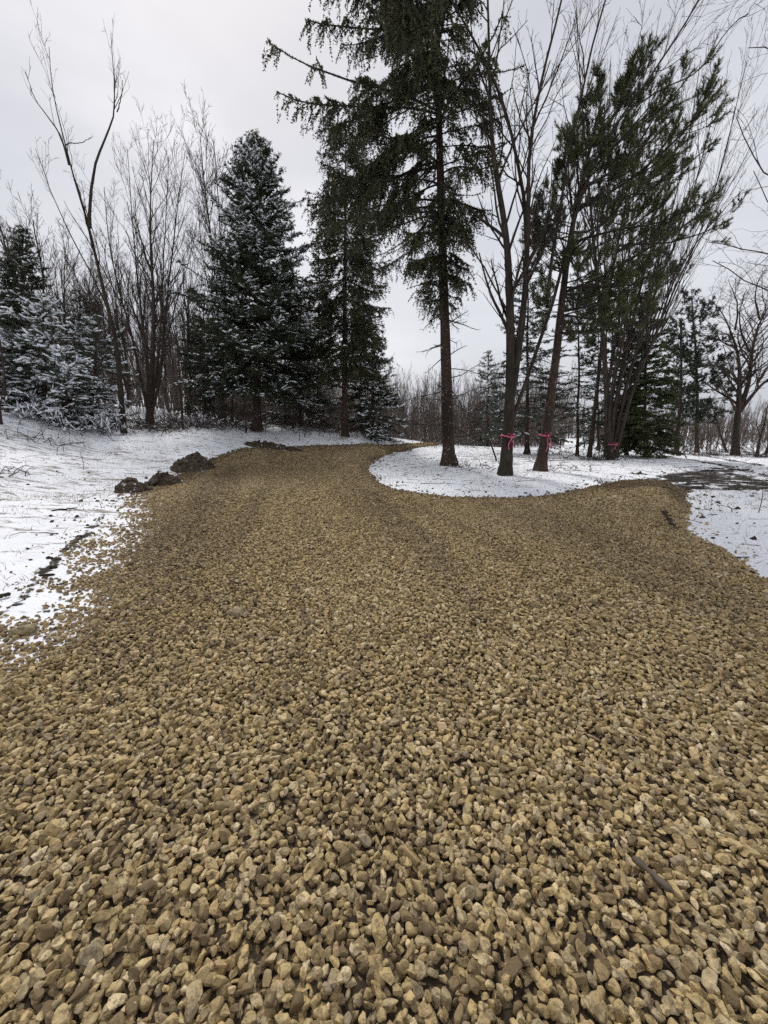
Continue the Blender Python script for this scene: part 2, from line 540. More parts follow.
# ------------------------------------------------------------------ conifers
def conifer(label, base, top, rmax, seed, name='spruce_tree', r0=.16, cb=.06, nbr=150, fol='spruce', barkm='spruce_bark', lenfn=None,
            hang=.0, droop=.1, tipup=.12, el0=-8, el1=45, sec=9.0, ter=6.0, secl=.38, terl=.16, nl=.075, nw=.016, nper=36, snow=0, snowz=1e9,
            dead=0, group=None, cat='tree', prof=.85, trunkpx=None, gaps=0.0, cluster=0.0, snow_s=1.0, extra=0, irr=.28):
    """base: world xyz, top: world xyz"""
    rng = np.random.default_rng(seed)
    base = np.asarray(base, float); top = np.asarray(top, float)
    t = thing(name, label, cat, base, group)
    gt = Geo(); gb = Geo(); gf = Geo(); gs = Geo()
    if trunkpx is None:
        P = np.linspace(base, top, 20); P[1:-1, :2] += np.cumsum(rng.normal(size=(18, 2)) * .015, 0)
    else: P = resample(trunkpx, 20)
    dense_trunk(gt, P, r0, .015, 1.75, rng, 12)
    Ht = np.linalg.norm(P[-1] - P[0])
    # whorled branches
    h = cb + (1 - cb) * (np.linspace(0, 1, nbr) ** .95) * .985
    h = h + rng.normal(size=nbr) * .006; h = np.clip(h, cb, .99)
    az = np.arange(nbr) * 2.39996 + rng.normal(size=nbr) * .5
    p, T = sample(np.repeat(P[None], nbr, 0), h)
    if lenfn is None:
        ln = rmax * np.minimum((1 - h) / (1 - cb) * 1.12, 1) ** prof * np.minimum(1, .72 + (h - cb) * 3) + .12
    else: ln = lenfn(az, h)
    ln = ln * rng.uniform(1 - irr, 1 + irr * .55, nbr)
    keep = (rng.uniform(0, 1, nbr) > gaps) & (ln > .08)
    p, h, az, ln = p[keep], h[keep], az[keep], ln[keep]
    el = np.radians(el0 + (el1 - el0) * ((h - cb) / (1 - cb)) + rng.normal(size=len(h)) * 7)
    D = np.stack([np.cos(az) * np.cos(el), np.sin(az) * np.cos(el), np.sin(el)], 1)
    n = 10; out = [p]
    for k in range(n - 1):
        s = k / (n - 2)
        D = nrm(D + np.array([0, 0, 1.]) * (-droop * (1 - s) * 1.2 + tipup * s)[..., None] + rng.normal(size=D.shape) * .05) if False else nrm(D + np.array([0, 0, (-droop * (1 - s) * 1.2 + tipup * s)]) + rng.normal(size=D.shape) * .045)
        p = p + D * (ln / (n - 1))[:, None]; out.append(p)
    BP = np.stack(out, 1)
    br = np.clip(ln * .009, .007, .036)
    BR = br[:, None] * np.linspace(1, .3, n)[None]
    tubes(gb, BP, BR, 5)
    # secondary branchlets, in the plane of the bough
    def side_twigs(P, per_m, lfn, ang, hangk, n=4, t0=.12):
        B = len(P); num = np.maximum((plen(P) * per_m + rng.uniform(0, 1, B)).astype(int), 1)
        idx = np.repeat(np.arange(B), num); m = len(idx)
        tt = rng.uniform(t0, .99, m)
        q, T = sample(P[idx], tt)
        sd = nrm(np.cross(T, np.array([0, 0, 1.])) + 1e-6) * np.where(rng.uniform(0, 1, m) < .5, -1, 1)[:, None]
        a = np.radians(ang) * rng.uniform(.7, 1.25, m)
        D = nrm(T * np.cos(a)[:, None] + sd * np.sin(a)[:, None] + rng.normal(size=(m, 3)) * .16)
        l = lfn(plen(P)[idx], tt, m)
        out = [q]
        for k in range(n - 1):
            D = nrm(D + np.array([0, 0, -hangk]) + rng.normal(size=D.shape) * .06)
            q = q + D * (l / (n - 1))[:, None]; out.append(q)
        return np.stack(out, 1), idx
    S, si = side_twigs(BP, sec, lambda L0, tt, m: np.clip((L0 * (1 - tt) * secl + .12) * rng.uniform(.5, 1.2, m), .08, 1.3), 52, hang * .35, t0=.22 if extra == 0 else extra)
    if cluster:
        q = S[:, 1]; kz = vnoise(q[:, 0] * 1.9 + q[:, 2] * .7, q[:, 1] * 1.9 + q[:, 2] * 1.9, seed + 5) > cluster
        S, si = S[kz], si[kz]
    tubes(gb, S, np.tile(np.linspace(.007, .003, S.shape[1]), (len(S), 1)), 3)
    if hang > 0:
        Tt, ti = side_twigs(S, ter, lambda L0, tt, m: rng.uniform(.5, 1.3, m) * terl, 40, hang)
    else:
        Tt, ti = side_twigs(S, ter, lambda L0, tt, m: rng.uniform(.5, 1.2, m) * terl, 45, .02)
    bv = rng.uniform(0, 1, len(BP))
    sv = np.clip(bv[si] * .6 + rng.uniform(0, .4, len(S)), 0, 1)
    tv = np.clip(sv[ti] * .6 + rng.uniform(0, .4, len(Tt)), 0, 1)
    needles(rng, gf, S, nper, nl, nw, val=sv)
    needles(rng, gf, Tt, nper, nl, nw, val=tv)
    needles(rng, gf, BP[:, 3:], nper * 1.6, nl, nw, val=bv)
    needles(rng, gf, P[None, -3:], 60, nl, nw)
    if dead:
        DP, DR = sprout(rng, P[None, :9], np.full((1, 9), r0 * .25), dead, .12, .95, 88, .25, n=6, up=-.03, wob=.10, rr=.5, rmin=.008, lmax=2.2)
        tubes(gb, DP, DR, 4)
        twigs(rng, gb, DP, DR, dens=(3.5, 3, 3), lv=2, rmin=.004, up=(0, 0, 0), lmax=(.9, .4, .3))
    gt.build('trunk', M[barkm], base, t)
    gb.build('branches', M['dark_twig'], base, t)
    gf.build('foliage', M[fol], base, t, smooth=False)
    if snow:
        
        c = rng.integers(0, len(S), snow)
        # clumped: snow stays where the twigs are within chosen patches
        tt = rng.uniform(.25, 1, snow)
        q, T = sample(S[c], tt)
        hh = (q[:, 2] - base[2]) / Ht
        nz = vnoise(q[:, 0] * 2.3 + q[:, 2] * 1.7, q[:, 1] * 2.3 + q[:, 2] * 1.1, seed)
        k = (nz > .42) & (rng.uniform(0, 1, snow) < np.clip(1.15 - hh / snowz, .08, 1))
        q, T = q[k], T[k]; m = len(q)
        sz = np.stack([rng.uniform(.04, .13, m), rng.uniform(.025, .055, m), rng.uniform(.012, .026, m)], 1) * snow_s
        blobs(rng, gs, q + np.array([0, 0, .02]), T, sz, .25)
        gs.build('snow_clumps', M['snow'], base, t)
    return t

def pine(label, base, trunkpts, seed, lenfn, r0=.2, cb=.3, nbr=60, fol='pine', name='pine_tree', tuft=.13, nw=.012, sec=3.2, up=.14, el=(5, 45), per=110, secl=.42, group=None, dead=14, bias=None, snow=0):
    rng = np.random.default_rng(seed)
    base = np.asarray(base, float)
    t = thing(name, label, 'tree', base, group)
    gt = Geo(); gb = Geo(); gf = Geo()
    P = resample(trunkpts, 22); P[0] = base
    dense_trunk(gt, P, r0, .03, 1.6, rng, 12)
    h = np.linspace(cb, .985, nbr) + rng.normal(size=nbr) * .012; h = np.clip(h, cb, .99)
    az = rng.uniform(0, 2 * math.pi, nbr)
    p, T = sample(np.repeat(P[None], nbr, 0), h)
    ln = lenfn(az, h) * rng.uniform(.6, 1.15, nbr)
    e = np.radians(el[0] + (el[1] - el[0]) * (h - cb) / (1 - cb) + rng.normal(size=nbr) * 9)
    D = np.stack([np.cos(az) * np.cos(e), np.sin(az) * np.cos(e), np.sin(e)], 1)
    n = 9; out = [p]
    for k in range(n - 1):
        D = nrm(D + np.array([0, 0, up * (k / n)]) + rng.normal(size=D.shape) * .07)
        p = p + D * (ln / (n - 1))[:, None]; out.append(p)
    BP = np.stack(out, 1); BR = np.clip(ln * .013, .01, .06)[:, None] * np.linspace(1, .3, n)[None]
    tubes(gb, BP, BR, 5)
    num = np.maximum((plen(BP) * sec).astype(int), 2)
    S, SR = sprout(rng, BP, BR, num, .3, .98, 42, secl, n=6, up=up * .8, wob=.08, rr=.5, rmin=.006, lmax=1.1, lmin=.3)
    tubes(gb, S, SR, 3)
    Q, QR = sprout(rng, S, SR, 3, .35, .95, 38, .5, n=4, up=up, wob=.06, rr=.6, rmin=.005, lmax=.4, lmin=.2)
    tubes(gb, Q, QR, 3)
    needles(rng, gf, S, per, tuft, nw, spread=.7, fwd=.75, t0=.5)
    needles(rng, gf, Q, per, tuft, nw, spread=.7, fwd=.75, t0=.2)
    needles(rng, gf, BP, per, tuft, nw, spread=.7, fwd=.75, t0=.86)
    if dead:
        DP, DR = sprout(rng, P[None, :8], np.full((1, 8), .04), dead, .25, .97, 75, .3, n=6, up=.0, wob=.1, rr=.5, rmin=.008, lmax=1.5)
        tubes(gb, DP, DR, 4); twigs(rng, gb, DP, DR, dens=(2.5, 3, 3), lv=2, rmin=.004, up=(0, 0, 0), lmax=(.7, .3, .3))
    gt.build('trunk', M['pine_bark'], base, t)
    gb.build('branches', M['dark_twig'], base, t)
    gf.build('foliage', M[fol], base, t, smooth=False)
    return t

# ================================================================== GROUND ZONES
# outline where the stones stop (pixels on the ground of the photograph, turned into world points)
outl_px = [(0, 612), (30, 585), (62, 556), (92, 527), (112, 505), (135, 492), (165, 480), (190, 466), (215, 457), (240, 449), (270, 446.5), (310, 445.5),
           (350, 445), (390, 444.5), (425, 443.5), (446, 443), (440, 446), (415, 449), (392, 453), (377, 460), (371, 468), (377, 479), (395, 488), (425, 494), (465, 498), (510, 498),
           (550, 495), (580, 489), (604, 483), (640, 480), (668, 482), (690, 492), (697, 510), (694, 528), (712, 545), (742, 562), (768, 577)]
OUT = [hit(u, v)[:2] for (u, v) in outl_px]
OUT = [(-3.6, -9.0), (-3.4, 0.0), (-3.25, 1.6)] + [tuple(p) for p in OUT] + [(5.2, 2.6), (6.2, 0.0), (7.0, -9.0)]
OUT = np.array(OUT)
mud_px = [(575, 490), (600, 483), (640, 477), (662, 471), (700, 467), (735, 468), (768, 478), (800, 484), (810, 497), (768, 494), (720, 492), (700, 494), (700, 510), (697, 530), (686, 533), (680, 510), (655, 490), (620, 492)]
MUD = np.array([hit(u, v)[:2] for (u, v) in mud_px])

def signed(poly, x, y):
    sh = x.shape; x = x.ravel(); y = y.ravel()
    best = np.full(len(x), 1e9); ins = np.zeros(len(x), bool)
    n = len(poly)
    for i in range(n):
        a = poly[i]; b = poly[(i + 1) % n]
        d = b - a; L2 = max((d ** 2).sum(), 1e-9)
        t = np.clip(((x - a[0]) * d[0] + (y - a[1]) * d[1]) / L2, 0, 1)
        best = np.minimum(best, np.hypot(x - a[0] - t * d[0], y - a[1] - t * d[1]))
        c = ((a[1] > y) != (b[1] > y))
        with np.errstate(divide='ignore', invalid='ignore'):
            xi = a[0] + (y - a[1]) * d[0] / (d[1] if abs(d[1]) > 1e-12 else 1e-12)
        ins ^= c & (x < xi)
    return (np.where(ins, best, -best)).reshape(sh)

def linedist(pts, x, y):
    best = np.full(x.shape, 1e9)
    for a, b in zip(pts[:-1], pts[1:]):
        d = b - a; L2 = max((d ** 2).sum(), 1e-9)
        t = np.clip(((x - a[0]) * d[0] + (y - a[1]) * d[1]) / L2, 0, 1)
        best = np.minimum(best, np.hypot(x - a[0] - t * d[0], y - a[1] - t * d[1]))
    return best

TR = [np.array([hit(u, v)[:2] for (u, v) in l]) for l in (
    [(655, 455), (688, 459), (715, 464), (738, 470), (770, 477), (820, 486)],
    [(668, 453), (700, 456), (730, 460), (768, 467), (820, 476)],
    [(700, 470), (690, 476), (670, 483)], [(735, 488), (768, 492), (830, 499)])]

BASES = [(*hit(u, v)[:2], q) for (u, v, q) in ((449, 466, .55), (505, 475, .5), (540, 471, .45), (611, 460, .6), (735, 455, .8), (257, 429, 1.6), (345, 433, 1.3), (124, 433, .4), (150, 424, .7), (646, 453, .9), (527, 448, .8), (577, 452, .5))]
def zones(x, y):
    wob = fbm(x * .9, y * .9, 5, 3) * .16 * (1 - .7 * sstep(-1.5, -2.5, x) * (1 - sstep(8, 10, y)))
    s = signed(OUT, x, y) + wob * sstep(1, 6, np.hypot(x, y))
    fr = sstep(-1.0, -2.0, x) * (1 - sstep(7, 10, y))
    s = s + fbm(x * 4.5, y * 4.5, 6, 2) * .07
    fw = .16 + 1.35 * fr
    g = np.clip(s / fw, -1, 1)
    g = np.where(s > 0, np.clip(g + .5 * fr * fbm(x * 3.4, y * 3.4, 8, 3) * (1 - g), 0, 1), g)
    g = np.where(s > 0, g, np.clip(s / .3, -1, 0))
    m = np.clip(signed(MUD, x, y) / .9 + .4, 0, 1) * (1 - .3 * sstep(10.5, 13, x))
    for t in TR:
        m = np.maximum(m, sstep(.42, .12, linedist(t, x, y)) * .95)
    # soil turned up along the outer edge of the drive, at the left and round the island
    e = np.exp(-(np.clip(-s, -.1, 2) / .28) ** 2)
    m = np.maximum(m, e * (.46 + .3 * sstep(9, 13, y) * sstep(0, -3, x)) * (s > -1))
    m = np.maximum(m, np.exp(-((s + .05) / .5) ** 2) * sstep(1.5, 3.5, x) * sstep(6, 8, y) * .62)
    for (bx, by, br) in BASES:
        m = np.maximum(m, .66 * np.exp(-(np.hypot(x - bx, y - by) / br) ** 2))
    m = np.maximum(m, .5 * fr * sstep(-.15, .15, g) * (1 - sstep(.6, .9, g)))
    m = np.maximum(m, .85 * fr * np.exp(-((s - .04) / .11) ** 2))
    st = sstep(-2.5, -4.5, x) * sstep(3, 6, y) * (1 - sstep(13, 16, y))
    return s, g, m, st

def micro(x, y, s):
    h = fbm(x * .7, y * .7, 11, 3) * .05 + fbm(x * 3, y * 3, 12, 3) * .016
    out = sstep(.05 + .8 * sstep(-1.2, -2.2, x) * (1 - sstep(7, 10, y)), -.25, s)
    h = h * (.35 + .65 * out)
    h = h + out * (.035 + .012 * fbm(x * 9, y * 9, 13, 2))
    # ruts pressed into the stones
    h = h + (1 - out) * .022 * fbm(x * .9 + y * .15, y * .25, 14, 2)
    return h

def surf(x, y):
    x = np.atleast_1d(np.asarray(x, float)); y = np.atleast_1d(np.asarray(y, float))
    s, g, m, st = zones(x, y)
    return base_h(x, y) + micro(x, y, s) * (1 - sstep(30, 60, np.hypot(x, y))) - .05 * m * sstep(.1, -.3, s)

# polar ground sheet
def build_ground():
    th = np.concatenate([np.linspace(-62, 62, 900, endpoint=False), np.linspace(62, 298, 150, endpoint=False)])
    th = np.radians(90 - th)
    r = np.concatenate([np.geomspace(.25, 40, 430), np.geomspace(40, 700, 45)[1:]])
    Rr, Th = np.meshgrid(r, th, indexing='ij')
    x = Rr * np.cos(Th); y = Rr * np.sin(Th)
    s, g, m, st = zones(x, y)
    z = base_h(x, y) + micro(x, y, s) * (1 - sstep(30, 60, Rr)) - .05 * m * sstep(.1, -.3, s)
    V = np.stack([x, y, z], -1).reshape(-1, 3)
    nr, nt_ = x.shape
    i = np.arange(nr - 1)[:, None] * nt_; j = np.arange(nt_)[None]; j2 = (j + 1) % nt_
    Fq = np.stack([i + j, i + nt_ + j, i + nt_ + j2, i + j2], -1).reshape(-1, 4)[:, ::-1]
    V = np.concatenate([V, [[0, 0, float(z[0].mean())]]]); c = len(V) - 1
    Ft = np.stack([np.full(nt_, c), np.arange(nt_), (np.arange(nt_) + 1) % nt_], -1)[:, ::-1]
    ap = lambda a: np.concatenate([a.ravel(), [a.ravel()[0]]])
    o = mesh_np('ground', V, [Fq, Ft], M['ground'], attrs={'gravel': ap(g), 'mud': ap(m), 'streak': ap(st)})
    nm = o.data.polygons[0].normal
    if nm.z < 0: o.data.flip_normals()
    o['kind'] = 'structure'
build_ground()

# ------------------------------------------------------------------ gravel (stones instanced on points: nobody could count them)
def stone_mesh(seed):
    import bmesh
    rng = np.random.default_rng(seed)
    bm = bmesh.new(); bmesh.ops.create_icosphere(bm, subdivisions=4, radius=1)
    V = np.array([v.co[:] for v in bm.verts])
    sc = np.array([1.0, rng.uniform(.62, .92), rng.uniform(.45, .78)])
    for k in range(rng.integers(8, 13)):
        d = rng.normal(size=3); d /= np.linalg.norm(d)
        lim = rng.uniform(.50, .84)
        pr = V @ d
        over = np.maximum(pr - lim, 0)
        V = V - over[:, None] * d[None]
    V *= 1 + .06 * (fbm(V[:, 0] * 2.5 + V[:, 2] * 1.7 + seed, V[:, 1] * 2.5 - V[:, 2], seed, 3))[:, None] + rng.normal(size=(len(V), 1)) * .004
    V *= sc
    V /= np.abs(V[:, 0]).max()
    for v, c in zip(bm.verts, V): v.co = c
    me = bpy.data.meshes.new('stone'); bm.to_mesh(me); bm.free()
    me.polygons.foreach_set('use_smooth', np.ones(len(me.polygons), bool))
    me.materials.append(M['gravel'])
    return bpy.data.objects.new('stone', me)

def scatter(name, pts, rot, scale, idx, coll, attrs, label):
    me = bpy.data.meshes.new(name)
    me.vertices.add(len(pts)); me.vertices.foreach_set('co', np.asarray(pts, np.float32).ravel())
    a = me.attributes.new('rot', 'FLOAT_VECTOR', 'POINT'); a.data.foreach_set('vector', np.asarray(rot, np.float32).ravel())
    a = me.attributes.new('scl', 'FLOAT_VECTOR', 'POINT'); a.data.foreach_set('vector', np.asarray(scale, np.float32).ravel())
    a = me.attributes.new('idx', 'INT', 'POINT'); a.data.foreach_set('value', np.asarray(idx, np.int32))
    for k, q in attrs.items():
        a = me.attributes.new(k, 'FLOAT', 'POINT'); a.data.foreach_set('value', np.asarray(q, np.float32))
    o = link(bpy.data.objects.new(name, me))
    ng = bpy.data.node_groups.new(name + '_nodes', 'GeometryNodeTree')
    ng.interface.new_socket('Geometry', in_out='INPUT', socket_type='NodeSocketGeometry')
    ng.interface.new_socket('Geometry', in_out='OUTPUT', socket_type='NodeSocketGeometry')
    n = ng.nodes
    gi = n.new('NodeGroupInput'); go = n.new('NodeGroupOutput')
    ci = n.new('GeometryNodeCollectionInfo'); ci.inputs['Collection'].default_value = coll
    ci.inputs['Separate Children'].default_value = True; ci.inputs['Reset Children'].default_value = True
    ip = n.new('GeometryNodeInstanceOnPoints'); ip.inputs['Pick Instance'].default_value = True
    def na(nm, t):
        q = n.new('GeometryNodeInputNamedAttribute'); q.data_type = t; q.inputs['Name'].default_value = nm; return q.outputs['Attribute']
    lk = ng.links.new
    lk(gi.outputs[0], ip.inputs['Points']); lk(ci.outputs[0], ip.inputs['Instance'])
    lk(na('idx', 'INT'), ip.inputs['Instance Index']); lk(na('scl', 'FLOAT_VECTOR'), ip.inputs['Scale'])
    e2r = n.new('FunctionNodeEulerToRotation'); lk(na('rot', 'FLOAT_VECTOR'), e2r.inputs[0]); lk(e2r.outputs[0], ip.inputs['Rotation'])
    lk(ip.outputs[0], go.inputs[0])
    md = o.modifiers.new('scatter', 'NODES'); md.node_group = ng
    o['kind'] = 'stuff'; o['label'] = label
    return o

def build_gravel():
    coll = bpy.data.collections.new('stone_shapes')
    NV = 28
    for k in range(NV): coll.objects.link(stone_mesh(100 + k))
    rng = np.random.default_rng(7)
    X, Yc = [], []; SZ = []; LAY = []
    def layer(x0, x1, y0, y1, sp, prob, zl, smin, smax):
        gx, gy = np.meshgrid(np.arange(x0, x1, sp), np.arange(y0, y1, sp * .87))
        gx = gx + (np.arange(gx.shape[0])[:, None] % 2) * sp * .5
        x = (gx + rng.uniform(-.36, .36, gx.shape) * sp).ravel(); y = (gy + rng.uniform(-.36, .36, gx.shape) * sp).ravel()
        # only what the camera or a neighbour of it could see
        k = (np.abs(x) < 1.35 * np.maximum(y, 0) + 3.2) & (rng.uniform(0, 1, len(x)) < prob)
        x, y = x[k], y[k]
        s, g, m, st = zones(x, y)
        k = rng.uniform(0, 1, len(x)) < np.where(g > 0, sstep(.1, .85, g) ** 1.15 + .03 + .2 * (x < -1.2) * (y < 9) * sstep(.0, .2, g), np.where(g > -.7, .025, 0))
        x, y = x[k], y[k]
        X.append(x); Yc.append(y)
        SZ.append(np.exp(rng.normal(size=len(x)) * .22) * (smin + smax) / 2)
        LAY.append(np.full(len(x), zl))
    # half-lengths: about 2 to 4 cm
    layer(-6, 8, -1.2, 7, .026, 1.0, .000, .0125, .0195)
    layer(-6, 8, -1.2, 7, .031, .82, .018, .013, .021)
    layer(-9, 12, 7, 13, .042, 1.0, .004, .018, .028)
    layer(-9, 12, 7, 13, .050, .8, .024, .018, .030)
    layer(-14, 14, 13, 30, .075, 1.0, .012, .033, .050)
    layer(-14, 14, 13, 30, .10, .6, .03, .033, .050)
    # few large ones
    layer(-6, 8, -1, 12, .45, .35, .016, .024, .030)
    x = np.concatenate(X); y = np.concatenate(Yc); sz = np.clip(np.concatenate(SZ), .013, .062); lay = np.concatenate(LAY)
    s, g, m, st = zones(x, y)
    fill = np.clip(g, 0, 1)
    z = surf(x, y) + lay * (.3 + .7 * fill) + rng.normal(size=len(x)) * .006
    nn = len(x)
    rot = np.stack([rng.normal(size=nn) * .5, rng.normal(size=nn) * .5, rng.uniform(0, 6.283, nn)], 1)
    stand = rng.uniform(0, 1, nn) < .15
    rot[stand, :2] = rng.uniform(-1.6, 1.6, (stand.sum(), 2))
    scl = sz[:, None] * np.stack([rng.uniform(.9, 1.35, nn), rng.uniform(.8, 1.1, nn), rng.uniform(.85, 1.15, nn)], 1)
    tone = np.clip(rng.uniform(0, 1, nn) * .85 + .15 * (fbm(x * .6, y * .3, 31, 3) + .5), 0, 1)
    # wet soil carried on by the wheels
    dn = fbm(x * 1.1 + y * .22, y * .15, 33, 4)
    dirt = np.clip(sstep(.0, .55, dn) * .4 + rng.uniform(-.1, .15, nn), 0, 1)
    edge = np.exp(-(s / .45) ** 2) * .5 * sstep(6, 9, y)
    dirt = np.clip(dirt + edge + .95 * np.clip(m * 1.6 - .5, 0, 1), 0, 1)
    dirt = np.clip(dirt + .45 * np.exp(-((x + 2.4 - (y - 4) * -.28) / .55) ** 2) * sstep(3, 5, y) * (1 - sstep(11, 14, y)), 0, 1)
    scatter('gravel', np.stack([x, y, z], 1), rot, scl, rng.integers(0, NV, nn), coll, {'tone': tone, 'dirt': dirt}, 'tan crushed stone covering the curved driveway')
    print('stones', nn)
build_gravel()

# ------------------------------------------------------------------ dead grass and twig litter on the snow
def build_litter():
    rng = np.random.default_rng(3)
    # dead grass stems poking through
    n = 160000
    r = np.sqrt(rng.uniform(0, 1, n)) * 26 + .5; th = rng.uniform(rad(35), rad(145), n)
    x = r * np.cos(th); y = r * np.sin(th)
    s, g, m, st = zones(x, y)
    den = fbm(x * .35, y * .35, 41, 3); den2 = fbm(x * 2.2, y * 2.2, 42, 2)
    k = (s < -.02) & (den2 + den * .7 > rng.uniform(-.35, 1.2, n)) & ((np.abs(x) < 1.1 * y + 1.5))
    x, y = x[k], y[k]; n = len(x)
    z = surf(x, y)
    az = rng.uniform(0, 6.283, n); e = np.radians(rng.uniform(8, 70, n))
    d = np.stack([np.cos(az) * np.cos(e), np.sin(az) * np.cos(e), np.sin(e)], 1)
    g_ = Geo()
    sc = 1 + y * .02
    blades(rng, g_, np.stack([x, y, z - .005], 1), d, rng.uniform(.03, .15, n), rng.uniform(.004, .009, n) * sc, rng.uniform(0, 1, n))
    o = g_.build('dead_grass', M['deadgrass'], smooth=False); o['kind'] = 'stuff'; o['label'] = 'dry grass stems poking through the thin snow'
    # twigs
    g_ = Geo()
    n = 900
    r = np.sqrt(rng.uniform(.01, 1, n)) * 22; th = rng.uniform(rad(38), rad(142), n)
    x = r * np.cos(th); y = r * np.sin(th)
    s, g, m, st = zones(x, y)
    k = (s < -.05) | (rng.uniform(0, 1, n) < .02)
    x, y, s = x[k], y[k], s[k]; n = len(x)
    z = surf(x, y) + .008 + .03 * (s > 0)
    az = rng.normal(size=n) * .6 + rng.choice([0, math.pi], n)
    D = np.stack([np.cos(az), np.sin(az), rng.uniform(-.02, .25, n)], 1); D = nrm(D)
    ln = rng.gamma(2.0, .14, n) + .06; q = np.stack([x, y, z], 1); out = [q]
    for kk in range(4):
        D = D + rng.normal(size=D.shape) * .22; D[:, 2] = D[:, 2] * .8 - .02; D = nrm(D); q = q + D * (ln / 4)[:, None]; 
        q[:, 2] = np.maximum(q[:, 2], surf(q[:, 0], q[:, 1]) + .003); out.append(q)
    P = np.stack(out, 1); R = (rng.uniform(.003, .008, n))[:, None] * np.linspace(1, .5, 5)[None]
    tubes(g_, P, R, 4)
    S, SR = sprout(rng, P, R, 1, .2, .8, 40, .5, n=3, up=.1, rmin=.002, lmin=.04); tubes(g_, S, SR, 3)
    o = g_.build('twig_litter', M['dark_twig']); o['kind'] = 'stuff'; o['label'] = 'fallen twigs strewn over the snow'
    # dead leaves / clods of dirt
    g_ = Geo(); n = 5200
    r = np.sqrt(rng.uniform(.01, 1, n)) * 20; th = rng.uniform(rad(36), rad(144), n)
    x = r * np.cos(th); y = r * np.sin(th)
    s, g, m, st = zones(x, y)
    k = (s < .1) & (rng.uniform(0, 1, n) < np.where(s > -.5, .8, .12) + .7 * (m > .4)); x, y = x[k], y[k]; n = len(x)
    p = np.stack([x, y, surf(x, y) + .006], 1)
    T = nrm(np.stack([rng.normal(size=n), rng.normal(size=n), rng.normal(size=n) * .2], 1))
    s_ = np.minimum(rng.gamma(2, .006, n), .035)[:, None] * np.array([[1.3, 1, .7]]) + .005
    blobs(rng, g_, p, T, s_, .3)
    o = g_.build('soil_crumbs', M['soil'], smooth=False); o['kind'] = 'stuff'; o['label'] = 'dark crumbs of soil scattered on the snow'
build_litter()

# ------------------------------------------------------------------ soil mounds
def mound(label, u, v, wpx, hpx, seed, name='soil_mound', dy=.8, snowy=True, rotz=0.0, group=None):
    rng = np.random.default_rng(seed)
    b = hit(u, v)
    sc = (b[1] * CP - (b[2] - HC) * SP) / F
    wx, hgt = wpx * sc / 2, hpx * sc
    n, k = 40, 26
    th = np.linspace(0, 2 * math.pi, n, endpoint=False); ph = np.linspace(0, 1, k)
    TH, PH = np.meshgrid(th, ph)
    rr = PH * (1 + .22 * fbm(np.cos(TH) * 1.5 + seed, np.sin(TH) * 1.5, seed, 3))
    lx = rr * np.cos(TH) * wx; ly = rr * np.sin(TH) * wx * dy
    prof = (1 - PH ** 2.0) ** .8
    z = hgt * prof * (.8 + .3 * fbm(lx * 3.2 + seed, ly * 3.2, seed + 1, 4)) + .05 * fbm(lx * 14, ly * 14, seed + 2, 3) * (PH < .98)
    x = b[0] + lx * math.cos(rotz) - ly * math.sin(rotz); y = b[1] + wx * dy * .5 + lx * math.sin(rotz) + ly * math.cos(rotz)
    Z = surf(x, y).reshape(x.shape) + z - .04
    V = np.stack([x, y, Z], -1).reshape(-1, 3)
    i = np.arange(k - 1)[:, None] * n; j = np.arange(n)[None]; j2 = (j + 1) % n
    Fq = np.stack([i + j, i + n + j, i + n + j2, i + j2], -1).reshape(-1, 4)
    g = Geo(); g.add(V, Fq)
    # loose lumps on it
    c = rng.integers(0, len(V) - n, 60); p = V[c] - np.array([0, 0, .015])
    T = nrm(rng.normal(size=(60, 3)))
    blobs(rng, g, p, T, (rng.gamma(2.2, .016, (60, 1)) * np.array([[1.2, 1, .8]]) + .012) * min(1, wx / .5), .3)
    o = g.build(name, M['soil_snowy' if snowy else 'soil'], tuple(b), None, smooth=False)
    return tag(o, label, 'soil mound', group)
mound('dark turned soil mound nearest the camera, alone at the snow edge', 127, 494, 34, 20, 1, dy=.9)
mound('low dark soil mound between the nearest one and the taller one', 159, 486, 40, 16, 2)
mound('taller dark soil mound farther up the left edge, next to snow', 191, 471, 46, 19, 3, dy=.8, rotz=.7)
mound('long low berm of dark soil where the drive bends, before the snowy spruce', 272, 450, 64, 8, 4, name='soil_berm', dy=.3, snowy=True)
mound('small dark clod of mud at the right edge of the gravel', 689, 529, 12, 2.5, 5, name='soil_clod', dy=.5, snowy=False)
mound('flat dark mud heap on the snow behind the gravel end', 640, 475, 22, 1.5, 6, name='soil_clod', dy=.5, snowy=False)

# ------------------------------------------------------------------ loose wood and rocks
def stick(label, a, b, r, m, name, seed, lift=.035, flat=1.0):
    rng = np.random.default_rng(seed)
    A = hit(*a); B = hit(*b)
    A[2] = surf(A[0], A[1])[0] + lift; B[2] = surf(B[0], B[1])[0] + lift
    P = np.linspace(A, B, 9); P[1:-1] += rng.normal(size=(7, 3)) * np.linalg.norm(B - A) * .018
    R = r * (1 + rng.normal(size=9) * .12); R[0] *= .45; R[-1] *= .35
    g = Geo(); tubes(g, P, R, 7)
    V = g.V[0]; c = P.mean(0); 
    g.V[0] = V
    o = g.build(name, M[m], tuple(A))
    return tag(o, label, 'wood')
stick('broken grey wood sliver lying among the stones in the lower right', (631, 868), (671, 905), .012, 'wood', 'wood_stick', 1, .055)
stick('thin dark stick on the gravel near the right mud edge', (665, 513), (674, 531), .02, 'darkwood', 'wood_stick', 2, .05)
stick('short dark slab of rotten wood in the snowy left fringe of the gravel', (40, 581), (56, 579), .014, 'darkwood', 'wood_slab', 3, .04)
